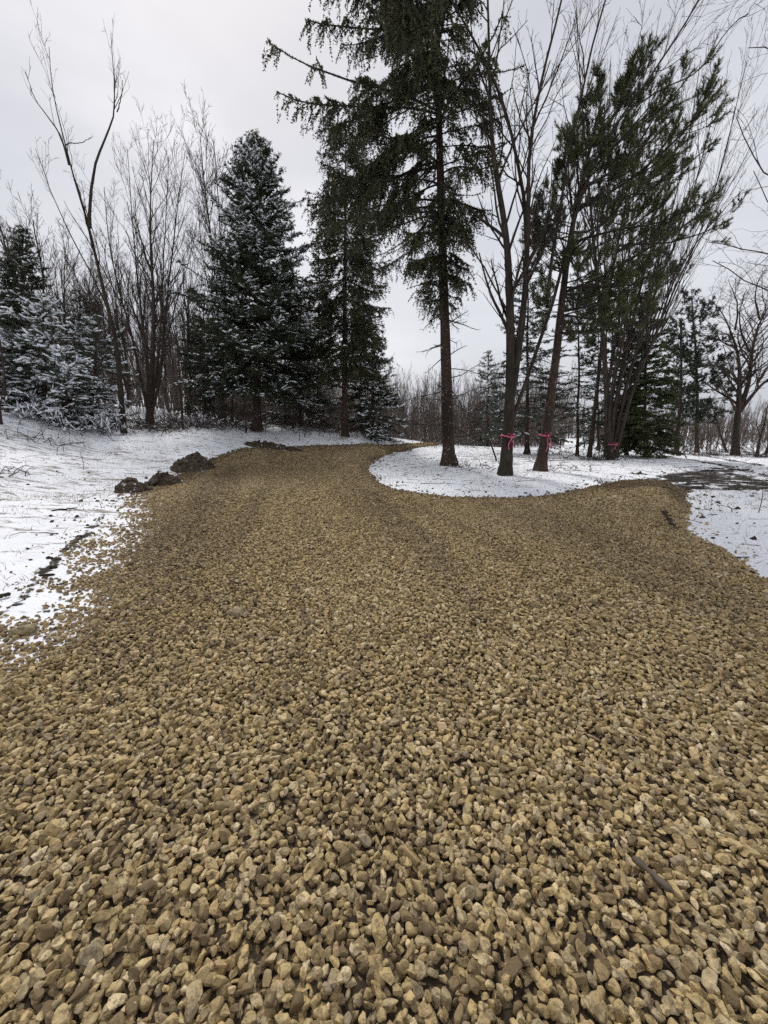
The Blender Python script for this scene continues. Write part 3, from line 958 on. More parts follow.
stick('dark stick at the left picture edge where the gravel fringe meets snow', (-4, 602), (12, 598), .018, 'darkwood', 'wood_stick', 4, .03)
stick('long thin stick lying on the snow left of the nearest soil mound', (52, 515), (78, 510), .012, 'darkwood', 'wood_stick', 5, .02)

def rock(label, u, v, size, seed, sc=(1, .7, .45)):
    b = hit(u, v); o = stone_mesh(seed)
    me = o.data
    me.materials.clear(); me.materials.append(M['rock'])
    V = np.empty(len(me.vertices) * 3, np.float32); me.vertices.foreach_get('co', V)
    V = V.reshape(-1, 3) / np.abs(V.reshape(-1, 3)).max(0) * np.array(sc) * size
    me.vertices.foreach_set('co', V.ravel().astype(np.float32)); me.update()
    o.name = 'rock'; link(o); o.location = (b[0], b[1], surf(b[0], b[1])[0] + size * sc[2] * .3 + .02)
    o.rotation_euler = (.08, -.06, .3)
    return tag(o, label, 'rock')
_m, _nt, rk_b = mat('tan_flat_rock')
rk_n = noise(_nt, 40, pos(_nt), 6, .7)
L(_nt, ramp(_nt, rk_n, [(.35, (.14, .11, .065)), (.5, (.30, .24, .14)), (.68, (.45, .37, .23))]), rk_b.inputs['Base Color'])
bump(_nt, rk_b, rk_n, 1, .012); M['rock'] = _m
rock('flat tan rock half sunk in the snowy left fringe', 24, 634, .085, 301)
rock('pale large stone in the left part of the gravel, above centre', 236, 615, .065, 303, (1, .8, .6))
rock('broad light stone at the lower left beside the picture bottom', 96, 958, .036, 305, (1, .85, .6))
rock('long tan stone lying in the gravel near the left fringe', 205, 528, .07, 307, (1, .6, .4))

# ================================================================== TREES
# --- tall spruce of the island
b = hit(449, 466); YA = b[1]
tr = np.array([b] + [pt(u, v, YA) for (u, v) in ((447, 400), (445, 330), (441, 200), (438, 90), (437, 0), (436, -110))] + [pt(435, -230, YA + .1)])
def lenA(az, h):
    # longer towards the open drive (left and near side), short and broken on the right
    left = np.clip(-np.cos(az) * .8 - np.sin(az) * .6, -1, 1)
    l = 2.7 + 2.0 * left
    l = l * np.clip((1.04 - h) / .42, 0, 1) ** .75 * np.clip(.22 + (h - .29) * 3.2, .2, 1)
    return np.clip(l, .5, 4.2)
conifer('tallest spruce on the island, straight trunk running out of the top of the picture', b, tr[-1], 4.2, 11, r0=.2, cb=.29, nbr=245, fol='norway',
        lenfn=lenA, hang=.55, droop=.11, tipup=.10, el0=-6, el1=28, cluster=.43, irr=.3, sec=15, ter=9.0, secl=.30, terl=.42, nl=.055, nw=.032, nper=58, dead=46, trunkpx=tr, gaps=.08, extra=.22)

# --- ribbon maple
bB = (505, 475)
bare_tree('dark many-stemmed tree with pink tape, nearest the gravel, splitting above the tape', [
    (0, [bB, (508, 440), (510, 400), (511, 360), (510, 300), (507, 230), (500, 195), (492, 159), (490, 110), (489, 40), (486, -60)], .17),
    (.6, [(510, 400), (517, 350), (523, 310), (529, 250), (525, 190), (518, 155), (507, 111), (494, 73), (472, 33), (450, 0), (430, -40)], .085),
    (-.4, [(510, 405), (521, 335), (528, 270), (524, 190), (527, 133), (538, 77), (547, 44), (558, 11), (572, -50)], .10),
    (.8, [(512, 420), (529, 365), (547, 327), (560, 280), (578, 200), (600, 145), (622, 115), (653, 84), (681, 38), (704, 0), (722, -40)], .055),
    (-.5, [(622, 115), (650, 94), (690, 76), (709, 62), (726, 24), (751, 9)], .02),
    (.2, [(547, 300), (560, 200), (583, 93), (592, 44), (608, 2), (620, -50)], .045),
    (.5, [(515, 330), (498, 290), (470, 250), (450, 235)], .03),
], .2, 21, name='maple_tree', base=bB, barkm='mossy_bark', twigm='dark_twig', dens=(1.9, 3.0, 3.6), lv=3, ang=(34, 38, 40), lmax=(2.2, .9, .4), t0=.3, flare=1.5, rtip=.016)

# --- curved sapling at its foot
bs = (497, 462)
bare_tree('thin curved sapling arching left from the foot of the pink-taped tree', [
    (-.2, [bs, (492, 446), (483, 428), (470, 413), (455, 404), (438, 399), (415, 399)], .035)], .03, 22, name='sapling', base=bs, barkm='mossy_bark', dens=(1.6, 2, 2), lv=2, cat='sapling', lmax=(.8, .3, .3), rtip=.008, flare=1.1)

# --- leaning pine of the island
bC = hit(540, 471); YC = bC[1]
trC = np.array([bC] + [pt(u, v, YC + dy) for (u, v, dy) in ((545, 440, 0), (550, 405, 0), (558, 340, .1), (563, 290, .1), (569, 246, .2), (577, 200, .3), (584, 170, .4), (594, 132, .5), (604, 105, .6))])
def lenC(az, h):
    right = np.cos(az) * .9 - .2 * np.sin(az)
    return np.clip((1.6 + .85 * right) * (.5 + .95 * np.sin(np.clip((h - .25) / .75, 0, 1) * math.pi * .95)) * np.clip(1.9 - h * 1.25, .3, 1), .35, 3.5)
pine('leaning pine with pink tape, right of the tallest spruce, dense upswept dark green needles', bC, trC, 31, lenC, r0=.15, cb=.38, nbr=96, el=(-6, 42), up=.2, sec=4.2, tuft=.105, nw=.013, per=280, dead=34)

bC2 = at(589, 18.5)
trC2 = np.array([bC2, pt(596, 400, 18.5), pt(604, 320, 18.5), pt(618, 240, 18.5), pt(630, 185, 18.6), pt(642, 145, 18.7)])
pine('second pine with a forking upswept crown, half hidden behind the fan-shaped clump', bC2, trC2, 32, lambda az, h: np.clip((1.7 + .7 * np.cos(az)) * (.4 + 1.0 * np.sin(np.clip((h - .3) / .7, 0, 1) * math.pi * .9)), .5, 4),
     r0=.09, cb=.32, nbr=74, el=(-8, 42), up=.2, sec=4.2, tuft=.12, nw=.017, per=210, dead=20)

# --- multi stemmed clump
bD = (611, 460)
fan = [(0, [bD, (609, 430), (606, 380), (602, 320), (596, 270), (590, 200), (583, 120), (578, 50), (575, -20)], .13)]
rf = np.random.default_rng(77)
for k, (tip, dy) in enumerate([((612, 60), -.8), ((630, 90), .6), ((655, 60), -.4), ((682, 85), .8), ((700, 60), -.6), ((722, 75), .3), ((746, 62), -.3), ((752, 140), .9), ((742, 190), -.9), ((640, 150), -1.2), ((668, 130), 1.1), ((598, 120), .7), ((734, 110), .5), ((712, 150), -1.0)]):
    u1, v1 = tip; s = (u1 - 600) / 150; j = rf.normal(size=8) * 4.5
    fan.append((dy, [(607 + 9 * s + j[0] * .5, 458), (606 + 14 * s + j[1] * .6, 425), (606 + 22 * s + j[1], 385), (608 + 48 * s + j[2], 335), (600 + (u1 - 600) * .50 + j[3], 280), (600 + (u1 - 600) * .68 + j[4], 235), (600 + (u1 - 600) * .84 + j[5], (235 + v1) / 2), (u1, v1)], (.10 if k in (3, 5, 8) else .06) - .001 * k))
bare_tree('fan-shaped clump of many straight bare stems with pink tape, spreading right', fan, .2, 41, name='clump_tree', base=bD, barkm='grey_bark', twigm='twig',
          dens=(1.5, 2.0, 2.6), lv=3, ang=(20, 26, 30), up=(.10, .08, .05), lmax=(2.4, 1.0, .45), t0=.3, wob=.07, flare=1.5, rtip=.01)

# --- old spreading tree at the right
bH = (735, 455)
bare_tree('old spreading bare tree with thick crooked limbs, alone at the right field edge', [
    (0, [bH, (736, 430), (739, 408), (739, 397), (740, 367), (736.6, 346), (730, 331), (726, 318), (719, 307), (709, 299)], .19),
    (.5, [(739, 410), (743, 402), (749.5, 380), (751, 350), (754, 333), (760, 320), (767, 307), (775, 290), (786, 272)], .125),
    (-1.0, [(740, 412), (747, 402), (756, 389), (767, 380), (778, 372), (795, 366), (812, 352)], .10),
    (1.2, [(757, 384), (764, 369), (773, 361), (785, 340), (800, 325)], .06),
    (1.0, [(737, 346), (728, 345), (717, 338), (706, 336)], .05), (-1, [(750, 352), (742, 335), (739, 320), (742, 300), (748, 288)], .06),
    (-1.5, [(739, 385), (728, 375), (716, 366), (706, 362)], .05),
    (1, [(735, 330), (738, 310), (735, 292), (728, 280)], .05), (1, [(760, 320), (755, 300), (757, 282), (765, 270)], .05),
], .27, 51, name='old_tree', base=bH, barkm='grey_bark', twigm='twig_red', dens=(4.0, 3.4, 4), ang=(45, 42, 42), lmax=(2.2, 1.1, .6), t0=.25, wob=.15, up=(.02, .0, -.01), rtip=.012, flare=1.4, rmin=.006, lr=(.6, .5, .5))

# --- tree standing outside the picture at the right: only its limbs reach in
bX = np.array([12.4, 9.6, 0.]); bX[2] = hz(bX[0], bX[1])
rngX = np.random.default_rng(61)
tX = thing('bare_tree', 'tree beyond the right picture edge whose drooping bare limbs reach in', 'tree', bX)
gt = Geo(); gb = Geo()
TX = resample(np.array([bX, bX + [-.1, 0, 2.5], bX + [.1, .2, 5], bX + [-.2, .3, 8], bX + [.1, 0, 10.5]]), 20)
dense_trunk(gt, TX, .22, .03, 1.4, rngX, 10)
for px, r, Y in (([(845, 305), (805, 270), (768, 257), (735, 249), (705, 243)], .03, 9.3), ([(860, 220), (800, 192), (768, 181), (755, 160), (744, 140), (738, 120)], .03, 9.3),
              ([(865, 340), (800, 300), (765, 283), (737, 275), (713, 260)], .03, 9.0), ([(860, 120), (820, 90), (790, 60), (765, 45), (745, 55)], .03, 9.6),
              ([(860, 200), (810, 240), (780, 215), (760, 200), (752, 170)], .025, 9.9), ([(860, 0), (820, -30), (775, -25), (740, -10), (715, 8)], .03, 9.6)):
    P = np.array([pt(u, v, Y) for u, v in px])
    d = np.linalg.norm(TX - P[0], axis=1); P[0] = TX[np.argmin(d)]
    Q = resample(P, 16); Q[3:] += np.cumsum(rngX.normal(size=(13, 3)) * .02, 0)
    R = np.linspace(r, .007, 16); tubes(gt, Q, R, 5)
    twigs(rngX, gb, Q[None], R[None], dens=(1.8, 2.2, 2.5), lv=3, ang=(45, 45, 45), up=(-.02, 0, 0), lmax=(1.5, .6, .3), t0=.35, wob=.17, rmin=.0035)
gt.build('trunk', M['grey_bark'], bX, tX); gb.build('crown', M['twig'], bX, tX)

# --- conifers
def con_at(label, u, v, vtop, rpx, seed, utop=None, Y=None, **kw):
    b = hit(u, v) if Y is None else at(u, Y)
    top = pt(u if utop is None else utop, vtop, b[1])
    sc = (b[1] * CP - ((b[2] + top[2]) / 2 - HC) * SP) / F
    return conifer(label, b, top, rpx * sc, seed, **kw)
con_at('big dense dark spruce with snow-flecked lower boughs at the drive bend', 257, 429, 138, 80, 71, Y=20, r0=.2, cb=.17, nbr=330, fol='spruce', sec=10, ter=7, secl=.38, terl=.22, nl=.10, nw=.045, nper=30,
       irr=.42, cluster=.2, snow=34000, snowz=2.2, el0=-12, el1=48, droop=.05, tipup=.10, prof=.72, snow_s=1.05)
con_at('tall ragged spruce with drooping olive boughs, between the snowy spruce and the tallest one', 345, 433, 128, 46, 72, Y=20.5, r0=.16, cb=.25, nbr=260, irr=.45, cluster=.1, fol='norway', hang=.45, droop=.1, sec=9, ter=7, secl=.36, terl=.38, nl=.09, nw=.04, nper=30,
       snow=700, snowz=.7, el0=-18, el1=30, prof=.35, gaps=.12)
con_at('short bushy spruce with snow patches right of the ragged spruce trunk', 374, 436, 338, 34, 73, Y=22, r0=.07, cb=.03, nbr=130, fol='spruce', sec=11, ter=7, nl=.09, nw=.045, nper=36, snow=1400, snowz=1.2, prof=.6, irr=.4, cluster=.3, snow_s=1.6)
con_at('small dark spruce filling the gap left of the ragged spruce', 300, 431, 285, 40, 74, Y=22.5, r0=.09, cb=.04, nbr=110, fol='spruce', sec=8, ter=6, nl=.1, nw=.045, nper=32, snow=2000, snowz=1.0, prof=.6, snow_s=1.4)
con_at('dark pointed spruce at the far left rising above the snowy ones', 22, 405, 228, 44, 75, Y=20, r0=.14, cb=.06, nbr=220, fol='spruce', sec=9, ter=6, nl=.1, nw=.045, nper=30, snow_s=1.4, snow=3500, snowz=.75, prof=.75)
con_at('snow-laden spruce at the left picture edge', -12, 410, 300, 46, 76, Y=16.5, r0=.09, cb=.02, nbr=110, fol='bluepine', sec=9, ter=6, nl=.08, nw=.036, nper=34, snow_s=1.35, irr=.6, cluster=.32, snow=3800, snowz=1.6, prof=.6)
con_at('snow-laden spruce in front of the dark pointed one', 45, 420, 296, 46, 77, Y=17, r0=.09, cb=.02, nbr=110, fol='bluepine', sec=9, ter=6, nl=.08, nw=.036, nper=34, snow_s=1.35, irr=.6, cluster=.32, snow=4200, snowz=1.6, prof=.6)
con_at('low snow-laden spruce beside the forked bare tree', 92, 428, 318, 46, 78, Y=17.5, r0=.08, cb=.02, nbr=100, fol='bluepine', sec=9, ter=6, nl=.08, nw=.036, nper=34, snow_s=1.35, irr=.6, cluster=.32, snow=4200, snowz=1.6, prof=.6)
con_at('squat snowy spruce spreading low boughs onto the snow', 66, 432, 352, 40, 79, Y=16, r0=.06, cb=.02, nbr=70, fol='bluepine', sec=9, ter=6, nl=.08, nw=.036, nper=34, snow_s=1.35, irr=.6, cluster=.32, snow=3000, snowz=1.6, prof=.5)
con_at('dark narrow spruce among the bare trees left of the big snowy spruce', 80, 412, 290, 24, 80, Y=23, r0=.09, cb=.1, nbr=90, fol='spruce', sec=8, ter=5, nl=.1, nw=.045, nper=28, snow=800, snowz=1, prof=.6)
con_at('green spruce behind the pink-taped trees with boughs spreading left', 527, 448, 255, 50, 81, Y=21, r0=.12, cb=.12, nbr=120, fol='bluepine', sec=7, ter=5, nl=.1, nw=.045, nper=28, snow=900, snow_s=1.3, snowz=1.2, prof=.7, gaps=.1)
con_at('thin spruce with sparse blue-green boughs behind the leaning pine', 577, 452, 270, 32, 82, Y=19.5, r0=.07, cb=.14, nbr=80, fol='bluepine', sec=6, ter=5, nl=.09, nw=.04, nper=28, snow=500, snowz=1, prof=.55, gaps=.2)
con_at('dense young green spruce right behind the fan-shaped clump', 646, 453, 295, 40, 83, Y=18.5, r0=.07, cb=.07, irr=.4, nbr=230, fol='green', sec=9, ter=6, nl=.09, nw=.042, nper=36, prof=.7)
con_at('young green spruce half hidden behind the stems of the fan-shaped clump', 627, 451, 318, 32, 84, Y=19.5, r0=.07, cb=.08, irr=.4, nbr=180, fol='green', sec=8, ter=6, nl=.09, nw=.042, nper=34, prof=.7)
con_at('far small spruce seen between the two rear tree trunks', 598, 447, 330, 30, 85, Y=27, r0=.08, cb=.05, nbr=80, fol='bluepine', sec=7, ter=5, nl=.1, nw=.05, nper=26, snow=400, snowz=1, prof=.8)
con_at('low spruce in front of the distant wood, right of the tallest spruce', 488, 442, 350, 24, 86, Y=31, r0=.08, cb=.05, nbr=80, fol='bluepine', sec=7, ter=5, nl=.12, nw=.055, nper=26, snow=600, snowz=1.5, prof=.8)

for i, (u, Y, vt, rp, lab) in enumerate([(205, 25, 300, 30, 'dim small spruce standing deep behind the bare clump of trunks'), (318, 27, 235, 34, 'dim narrow spruce standing deep between the snowy and the ragged spruce'), (362, 27, 300, 30, 'dim short spruce standing deep behind the ragged spruce'), (232, 27, 250, 34, 'dim spruce standing deep behind the left side of the big snowy spruce'), (285, 30, 250, 34, 'dim spruce standing deep behind the right side of the big snowy spruce')]):
    con_at(lab, u, 430, vt, rp, 400 + i, Y=Y, r0=.08, cb=.05, nbr=110, fol='spruce', sec=6, ter=5, nl=.12, nw=.06, nper=26, prof=.6)
for (u, v, Y, vt, ut, sd, lab, rr) in ((676, 449, 23, 318, 681, 91, 'thin layered pine standing left of the taller layered pine', 1.5), (697, 449, 24, 298, 692, 92, 'taller layered blue-green pine left of the old spreading tree', 2.1)):
    b = at(u, Y); top = pt(ut, vt, Y)
    P = np.linspace(b, top, 8); P[2:6, 0] += .12
    pine(lab, b, P, sd, (lambda R: (lambda az, h: np.clip(R * np.clip((1.08 - h) / .6, 0, 1) ** .7, .3, 5)))(rr), r0=.11, cb=.24, nbr=62, fol='bluepine', el=(-4, 30), up=.10, tuft=.13, nw=.035, sec=5, per=90, dead=16, secl=.4)

# --- left deciduous group
bN = (124, 433)
bare_tree('slender forked bare tree leaning left, tallest of the left group', [
    (0, [bN, (121, 405), (119, 356), (113, 325), (105, 298), (95, 254), (88, 220), (78, 190), (69, 169), (66, 139), (51, 98), (49, 47)], .115),
    (.6, [(90, 228), (89, 203), (93, 169), (102, 142), (117, 112), (112, 68), (110, 34)], .06),
    (-.5, [(69, 165), (61, 132), (45, 112), (34, 98), (25, 68)], .035), (.5, [(66, 145), (78, 145), (90, 138)], .02), (-.6, [(117, 112), (124, 95), (125, 80)], .02),
    (.8, [(108, 310), (80, 255), (55, 200), (35, 150)], .035)],
    .13, 101, name='forked_tree', base=bN, barkm='mossy_bark', twigm='dark_twig', dens=(1.3, 2.0, 2.5), lv=3, ang=(24, 30, 34), up=(.14, .1, .06), lmax=(1.6, .7, .35), t0=.45, rtip=.008, rmin=.005)
bM_ = (150, 424)
bare_tree('clump of bare trunks growing close together left of the big snowy spruce', [
    (0, [bM_, (149, 403), (153, 356), (154, 300), (150, 240), (151, 176), (154, 140)], .15),
    (-.6, [(150, 415), (142, 383), (129, 322), (118, 290), (108, 240), (104, 190)], .08), (.6, [(151, 415), (162, 380), (165, 320), (172, 260), (178, 200), (186, 150)], .08),
    (.9, [(150, 410), (146, 340), (136, 270), (130, 200), (127, 150)], .07), (.4, [(152, 400), (168, 330), (182, 280), (197, 230)], .05), (-.8, [(150, 405), (160, 340), (160, 270), (166, 200), (168, 155)], .06)],
    .2, 102, name='bare_tree', base=bM_, barkm='grey_bark', twigm='twig', dens=(2.6, 3.0, 3.8), lv=3, ang=(28, 34, 36), up=(.10, .08, .05), lmax=(2.2, 1.0, .5), t0=.3, rtip=.01, rmin=.005)
bt = (246, 434)
bare_tree('thin grey sapling standing in front of the big snowy spruce', [(0, [bt, (245, 410), (243, 380), (241, 350)], .035)], .03, 104, name='sapling', base=bt, barkm='grey_bark', dens=(1.5, 2, 2), lv=2, lmax=(.6, .3, .2), rtip=.01, cat='sapling')
bt = (183, 430)
bare_tree('thin upright sapling between the bare clump and the snowy spruce', [(0, [bt, (181, 400), (178, 360), (176, 320), (172, 270)], .04)], .03, 105, name='sapling', base=bt, barkm='grey_bark', dens=(1.8, 2, 2), lv=3, lmax=(1.2, .5, .2), rtip=.01, cat='sapling')

# --- bare trees standing behind (prototype per kind, copied with their parts)
def copy_tree(src, loc, rz, s, label=None):
    r = src.copy(); COL.objects.link(r); r.location = tuple(loc); r.rotation_euler = (0, 0, rz); r.scale = (s, s, s)
    if label: r['label'] = label
    for ch in src.children:
        c = ch.copy(); COL.objects.link(c); c.parent = r
    return r
G1 = 'bare grey trees behind the left conifers'
rng = np.random.default_rng(5)
LB = 'bare grey tree crowded among others behind the left conifers'
protos = [auto_bare(LB, u, Y, hgt, r, sd, nst=ns, lean=.08, spread=.22, group=G1, twigm=tw, dens=(2.2, 3.2, 3.8), ang=(28, 32, 36), up=(.12, .08, .05), lmax=(2.6, 1.1, .5), rmin=.008)
          for (u, Y, hgt, r, sd, ns, tw) in ((224, 26, 14.8, .12, 201, 8, 'twig'), (20, 27, 10.5, .11, 202, 4, 'twig_red'), (70, 29, 10.5, .1, 203, 5, 'twig'), (-6, 22, 9.5, .10, 204, 4, 'twig_red'))]
protos[0]['label'] = 'bare grey tree rising above the tip of the big snowy spruce'
spots = [(44, 25, 1.0), (100, 27, .9), (128, 25, .95), (165, 28, .95), (190, 26, .85), (207, 30, .8), (286, 27, .8), (-40, 26, .95), (10, 33, .95), (85, 34, .95), (145, 33, 1.0), (178, 35, 1.0), (54, 36, 1.0), (30, 40, 1.0), (118, 38, 1.05), (215, 37, .95), (262, 33, .85), (305, 31, .85), (-20, 36, 1.1), (330, 36, .75), (-70, 30, 1.0), (240, 42, 1.0), (190, 44, 1.1)]
for i, (u, Y, s) in enumerate(spots):
    c = copy_tree(protos[1 + i % 3], at(u + rng.uniform(-5, 5), Y), rng.uniform(0, 6.28), s * rng.uniform(.9, 1.05), LB)

# saplings and brush behind the middle and right
G2 = 'leafless saplings in front of the distant wood'
LS = 'slim leafless sapling in front of the distant wood'
sp = [auto_bare(LS, u, Y, hgt, .04, sd, nst=3, lean=.08, spread=.2, name='sapling', group=G2, twigm='twig_red', cat='sapling', dens=(2.2, 2.4, 2.0), lv=2, rmin=.007, ang=(30, 34, 36), up=(.12, .08, .05), lmax=(1.4, .6, .3))
      for (u, Y, hgt, sd) in ((408, 34, 5.0, 301), (476, 31, 4.6, 302), (560, 30, 5.5, 303))]
for i, (u, Y, s) in enumerate([(392, 38, 1), (424, 30, .8), (432, 42, 1.2), (418, 48, 1.3), (460, 36, 1), (470, 46, 1.2), (500, 34, .9), (515, 42, 1.1), (540, 36, 1), (585, 34, 1.1), (600, 40, 1), (612, 33, .9), (660, 30, .8), (668, 38, 1), (706, 29, .75), (716, 33, .7), (402, 52, 1.3), (386, 45, 1.2), (448, 52, 1.3), (487, 52, 1.2)]):
    copy_tree(sp[i % 3], at(u, Y), rng.uniform(0, 6.28), s, LS)

# brush by the field edge on the right
def brush(label, u, Y, wid, hgt, n, seed, name='undergrowth', mt='twig_red', lean=.9, cat='brush', group=None):
    rng = np.random.default_rng(seed); b = at(u, Y)
    g = Geo()
    q = np.stack([b[0] + rng.normal(size=n) * wid / 2.4, b[1] + rng.normal(size=n) * wid / 3.5, np.zeros(n)], 1); q[:, 2] = surf(q[:, 0], q[:, 1])
    D = nrm(np.stack([rng.normal(size=n) * lean, rng.normal(size=n) * lean, np.abs(rng.normal(size=n)) * .7 + .25], 1))
    ln = hgt * rng.uniform(.5, 1.4, n); out = [q]
    for k in range(6):
        D = nrm(D + rng.normal(size=D.shape) * .15 - np.array([0, 0, .05])); q = q + D * (ln / 6)[:, None]; q[:, 2] = np.maximum(q[:, 2], b[2] - .1); out.append(q)
    P = np.stack(out, 1); R = rng.uniform(.006, .016, n)[:, None] * np.linspace(1, .4, 7)[None]
    tubes(g, P, R, 4); twigs(rng, g, P, R, dens=(3, 3, 3), lv=2, rmin=.004, up=(.02, 0, 0), lmax=(.7, .3, .2))
    return tag(g.build(name, M[mt], tuple(b)), label, cat, group)
brush('reddish brown brush heap left of the old spreading tree', 706, 20.5, 2.0, 1.0, 90, 1)
brush('tangled brush around the foot of the two layered pines', 672, 22, 1.6, .9, 60, 2)
brush('grey brush pile at the foot of the fan-shaped clump', 596, 17, 1.3, .55, 70, 3, mt='dark_twig')
brush('tangled brush right of the old spreading tree, at the picture edge', 768, 19.5, 2.0, 1.5, 80, 4)
brush('low brush heap under the green spruce behind the taped trees', 560, 21, 2.2, .45, 60, 5, mt='dark_twig')
brush('heap of felled branches at the far bend of the drive', 452, 25, 2.6, .35, 60, 6, mt='dark_twig')
brush('dry undergrowth under the big snowy spruce', 225, 20.5, 3.6, 1.0, 260, 7, mt='twig_red', name='undergrowth')
brush('dry undergrowth at the foot of the ragged spruce', 320, 21.5, 3.8, 1.0, 260, 8, mt='twig_red', name='undergrowth')
brush('dry undergrowth below the bare clump of trunks', 160, 18.5, 2.6, 1.1, 200, 9, name='undergrowth')
brush('arching dry canes on the snow before the left spruces', 15, 9.8, .8, .55, 12, 10, name='dry_canes', mt='dark_twig')
brush('fallen leafless branches left of the low snowy spruce', 48, 13.5, 1.6, .5, 26, 11, name='fallen_branches', mt='dark_twig')
brush('short twigs around the foot of the tallest spruce', 470, 12.6, 1.6, .22, 26, 12, name='fallen_branches', mt='dark_twig')
brush('low twigs scattered at the foot of the leaning pine', 555, 12.0, 1.2, .2, 20, 13, name='fallen_branches', mt='dark_twig')
def snowy_tangle(label, u, Y, wid, hgt, n, seed):
    rng = np.random.default_rng(seed); b = at(u, Y)
    t = thing('snowy_shrub', label, 'shrub', b)
    q = np.stack([b[0] + rng.normal(size=n) * wid / 2.4, b[1] + rng.normal(size=n) * wid / 3.5, np.zeros(n)], 1); q[:, 2] = surf(q[:, 0], q[:, 1]) - .05
    D = nrm(np.stack([rng.normal(size=n) * .8, rng.normal(size=n) * .6, np.abs(rng.normal(size=n)) * .6 + .7], 1))
    ln = hgt * rng.uniform(.6, 1.5, n); out = [q]
    for k in range(7):
        D = nrm(D + rng.normal(size=D.shape) * .13 - np.array([0, 0, .09])); q = q + D * (ln / 7)[:, None]; out.append(q)
    P = np.stack(out, 1); R = rng.uniform(.008, .02, n)[:, None] * np.linspace(1, .35, 8)[None]
    g = Geo(); gs = Geo(); tubes(g, P, R, 4)
    S, SR = sprout(rng, P, R, 9, .15, .97, 45, .35, n=5, up=-.01, wob=.12, rmin=.005, lmax=1.1); tubes(g, S, SR, 3)
    Q, QR = sprout(rng, S, SR, 4, .15, .97, 45, .5, n=3, up=-.02, wob=.12, rmin=.004, lmax=.45); tubes(g, Q, QR, 3)
    for A_, c in ((P, 4), (S, 1)):
        i = rng.integers(0, len(A_), len(A_) * c); p, T = sample(A_[i], rng.uniform(.1, 1, len(i))); m = len(i)
        blobs(rng, gs, p + np.array([0, 0, .012]), T, np.stack([rng.uniform(.05, .15, m), rng.uniform(.018, .036, m), rng.uniform(.008, .02, m)], 1), .25)
    g.build('crown', M['dark_twig'], b, t); gs.build('snow_clumps', M['snow'], b, t)
snowy_tangle('tangled snow-covered shrub at the foot of the slender forked tree', 112, 16.6, 1.6, 1.1, 22, 501)
snowy_tangle('tangled snow-covered shrub under the left edge of the big snowy spruce', 196, 19.3, 1.4, .8, 14, 502)
snowy_tangle('wide snow-covered shrub before the low snow-laden spruces', 66, 15.8, 2.4, 1.1, 30, 503)
snowy_tangle('snow-covered shrub filling the left picture edge under the spruces', 14, 15.9, 2.0, 1.3, 22, 504)
def weed(label, u, Y, h, seed):
    rng = np.random.default_rng(seed); b = at(u, Y); b[2] = surf(b[0], b[1])[0]
    g = Geo(); P = resample(np.array([b, b + [.02, 0, h * .5], b + [-.03, .02, h]]), 8)
    R = np.linspace(.007, .003, 8); tubes(g, P, R, 5); twigs(rng, g, P[None], R[None], dens=(9, 8, 5), lv=2, rmin=.002, lmax=(.25, .1, .1), ang=(40, 40, 40))
    return tag(g.build('weed_stalk', M['dark_twig'], tuple(b)), label, 'weed')
weed('dry upright weed stalk on the snow at the right', 758, 6.4, .55, 1)
weed('tiny leafless seedling on the snow left of the nearest soil mound', 84, 11.2, .5, 2)
for i, (u, v, ut, vt, l) in enumerate([(727, 453, 716, 418, 'thin leaning stem touching the left side of the old tree base'), (757, 455, 764, 425, 'slim dark stem right of the old tree, leaning right'), (765, 456, 780, 418, 'dark crooked stem at the right picture edge by the field')]):
    bare_tree(l, [(0, [(u, v), ((u + ut) / 2 - 1, (v + vt) / 2), (ut, vt), (ut + (ut - u) * .6, vt - 22)], .07)], .05, 120 + i, name='sapling', base=(u, v), dens=(2, 2, 2), lv=2, cat='sapling', rtip=.02)
bare_tree('short dark stem in front of the low snowy spruce boughs', [(0, [(-2, 424), (-1, 405), (-3, 385), (-6, 360)], .06)], .05, 130, name='sapling', base=(0, 424), dens=(2, 2, 2), lv=2, cat='sapling', rtip=.02)
bare_tree('reddish young stem at the far left, before the snowy spruces', [(0, [(7, 413), (5, 390), (4, 370), (0, 340)], .06)], .05, 131, name='sapling', base=(7, 413), dens=(2, 2, 2), lv=2, cat='sapling', rtip=.02, barkm='pine_bark')

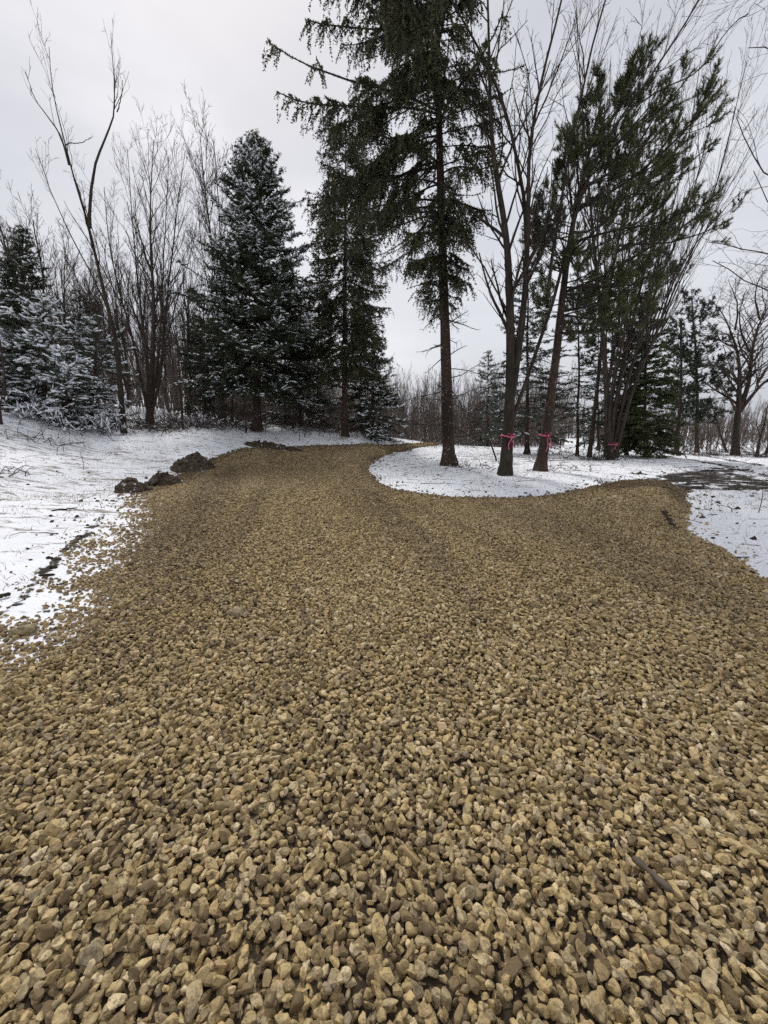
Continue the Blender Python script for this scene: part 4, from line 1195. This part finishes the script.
# --- far wood: one mass
def far_wood():
    rng = np.random.default_rng(9)
    g = Geo()
    def band(n, th0, th1, r0, r1, h0, h1, rr):
        th = np.radians(rng.uniform(th0, th1, n)); r = rng.uniform(r0, r1, n)
        b = np.stack([r * np.sin(th), r * np.cos(th), np.zeros(n)], 1); b[:, 2] = base_h(b[:, 0], b[:, 1]) - .1
        hgt = rng.uniform(h0, h1, n); q = b; out = [q]; D = nrm(np.stack([rng.normal(size=n) * .06, rng.normal(size=n) * .06, np.ones(n)], 1))
        for k in range(7):
            D = nrm(D + rng.normal(size=D.shape) * .05); q = q + D * (hgt / 7)[:, None]; out.append(q)
        P = np.stack(out, 1); R = (hgt * rr)[:, None] * np.linspace(1, .25, 8)[None]
        tubes(g, P, R, 4)
        A, AR = sprout(rng, P, R, 16, .12, .98, 30, .28, n=5, up=.1, wob=.08, rr=.5, rmin=.012, lmax=3); tubes(g, A, AR, 3)
        B, BR = sprout(rng, A, AR, 4, .2, .98, 32, .5, n=3, up=.1, wob=.08, rr=.6, rmin=.009, lmax=1.2); tubes(g, B, BR, 3)
    band(1500, -22, 24, 50, 85, 5.0, 10.5, .0048)
    band(1100, -20, 24, 46, 70, 1.2, 4.2, .005)
    band(800, 20, 62, 100, 130, 2, 5, .009)
    band(420, -60, -18, 48, 80, 9, 13, .009)
    band(900, 18, 64, 110, 150, 6, 9.5, .012)
    band(260, 26, 60, 33, 44, 1.0, 2.4, .01)
    band(520, -60, -6, 24, 40, 1.5, 5.0, .006)
    o = g.build('distant_wood', M['hazed_twig']); o['kind'] = 'stuff'; o['label'] = 'brown leafless wood far behind the drive and field'
M['hazed_twig'] = bark('haze_paled_twig_bark', (.13, .10, .088), (.24, .195, .17), (.34, .29, .26), 4)  # bark colour paled to paint in the haze over the distant wood
far_wood()

# ------------------------------------------------------------------ pink tapes
def ribbon(label, u, v, r, treeY, seed, tail=.36, leanx=0.0):
    rng = np.random.default_rng(seed)
    c = pt(u, v, treeY)
    t = thing('marking_tape', label, 'tape', c, None)
    n = 28; th = np.linspace(0, 2 * math.pi, n, endpoint=False)
    w = .017
    def strip(P, nrmv, wv, thick=.003):
        P = np.asarray(P); m = len(P)
        V = np.concatenate([P - wv + nrmv * thick, P + wv + nrmv * thick, P + wv - nrmv * thick, P - wv - nrmv * thick])
        i = np.arange(m - 1)
        F = []
        for a, b in ((0, 1), (1, 2), (2, 3), (3, 0)):
            F.append(np.stack([a * m + i, a * m + i + 1, b * m + i + 1, b * m + i], 1))
        F.append(np.array([[0, m, 2 * m, 3 * m], [m - 1, 2 * m - 1, 3 * m - 1, 4 * m - 1]]))
        return V, np.concatenate(F)
    th2 = np.linspace(0, 2 * math.pi, n + 1)
    ring = c + np.stack([np.cos(th2) * r, np.sin(th2) * r, .02 * np.sin(th2 * 2 + seed)], 1)
    g = Geo(); V, Fx = strip(ring, np.stack([np.cos(th2), np.sin(th2), th2 * 0], 1), np.array([0, 0, w]))
    g.add(V, Fx); g.build('band', M['tape'], c, t)
    k = c + np.array([.02, -r - .015, 0.])
    g = Geo(); blobs(rng, g, k[None], np.array([[1., 0, 0]]), np.array([[.025, .02, .022]]), .1); g.build('knot', M['tape'], c, t)
    for sx, ln in ((-1, tail), (1, tail * .8)):
        s = np.linspace(0, 1, 12)[:, None]
        P = k + np.hstack([(sx * .07 + leanx) * s + .025 * np.sin(s * 7 + seed * 2 + sx), -.03 - .02 * np.sin(s * 5), -ln * s])
        g = Geo(); V, Fx = strip(P, np.array([0, -1., 0]), np.array([.012, .006, .0])); g.add(V, Fx); g.build('tail', M['tape'], c, t)
    for sx in (-1, 1):
        a = np.linspace(0, 2 * math.pi, 16)[:, None]
        P = k + np.hstack([sx * (.05 - .05 * np.cos(a)), -.02 + 0 * a, .05 * np.sin(a) + .02 * (1 - np.cos(a))])
        g = Geo(); V, Fx = strip(P, np.array([0, 0, 1.]), np.array([0, .011, 0])); g.add(V, Fx); g.build('loop', M['tape'], c, t)
yB = hit(505, 475)[1]
ribbon('pink marking tape tied round the many-stemmed tree nearest the gravel', 508, 436, .20, yB, 1)
ribbon('pink marking tape tied round the leaning pine', 545, 435, .165, YC, 2, tail=.46, leanx=.05)
ribbon('pink marking tape tied round the fan-shaped clump of stems', 612, 444, .22, hit(611, 460)[1], 3, tail=.3, leanx=-.06)

# ------------------------------------------------------------------ sky, light, camera
w = bpy.data.worlds.new('World'); scene.world = w; w.use_nodes = True
nt = w.node_tree; bg = nt.nodes['Background']
sky = nt.nodes.new('ShaderNodeTexSky'); sky.sky_type = 'NISHITA'; sky.sun_disc = False
sun_el, sun_az = rad(48), rad(-20)       # azimuth from +Y towards +X
sky.sun_elevation = sun_el; sky.sun_rotation = sun_az
sky.air_density = 1.0; sky.dust_density = 4.0
tc = nt.nodes.new('ShaderNodeTexCoord')
cl = noise(nt, 1.6, scaled(nt, tc.outputs['Generated'], (1, 1, 2.4)), 5, .5, .4)
cloud = ramp(nt, cl, [(.3, (4.9, 5.03, 5.55)), (.5, (5.7, 5.85, 6.35)), (.72, (7.2, 7.3, 7.7))])
c = mix(nt, .93, sky.outputs[0], cloud)
L(nt, c, bg.inputs['Color']); bg.inputs['Strength'].default_value = .1

sd = bpy.data.lights.new('sun', 'SUN'); sd.energy = 1.9; sd.angle = rad(10); sd.color = (1, .97, .93)
so = link(bpy.data.objects.new('sun', sd))
dvec = np.array([math.sin(sun_az) * math.cos(sun_el), math.cos(sun_az) * math.cos(sun_el), math.sin(sun_el)])
from mathutils import Vector
so.rotation_euler = Vector(tuple(dvec)).to_track_quat('Z', 'Y').to_euler()
so.location = (0, 0, 20)

cd = bpy.data.cameras.new('camera'); cd.sensor_fit = 'VERTICAL'; cd.sensor_height = 24.0; cd.lens = 24.0 * F / H
cd.clip_start = .05; cd.clip_end = 2000
co = link(bpy.data.objects.new('camera', cd)); co.location = (0, 0, HC); co.rotation_euler = (rad(90) - PITCH, 0, 0)
scene.camera = co
scene.view_settings.view_transform = 'Standard'; scene.view_settings.look = 'None'
scene.view_settings.exposure = .24; scene.view_settings.gamma = 1
scene.cycles.max_bounces = 4; scene.cycles.diffuse_bounces = 3; scene.cycles.glossy_bounces = 1
scene.cycles.use_adaptive_sampling = True; scene.cycles.adaptive_threshold = .03
scene.cycles.use_denoising = False
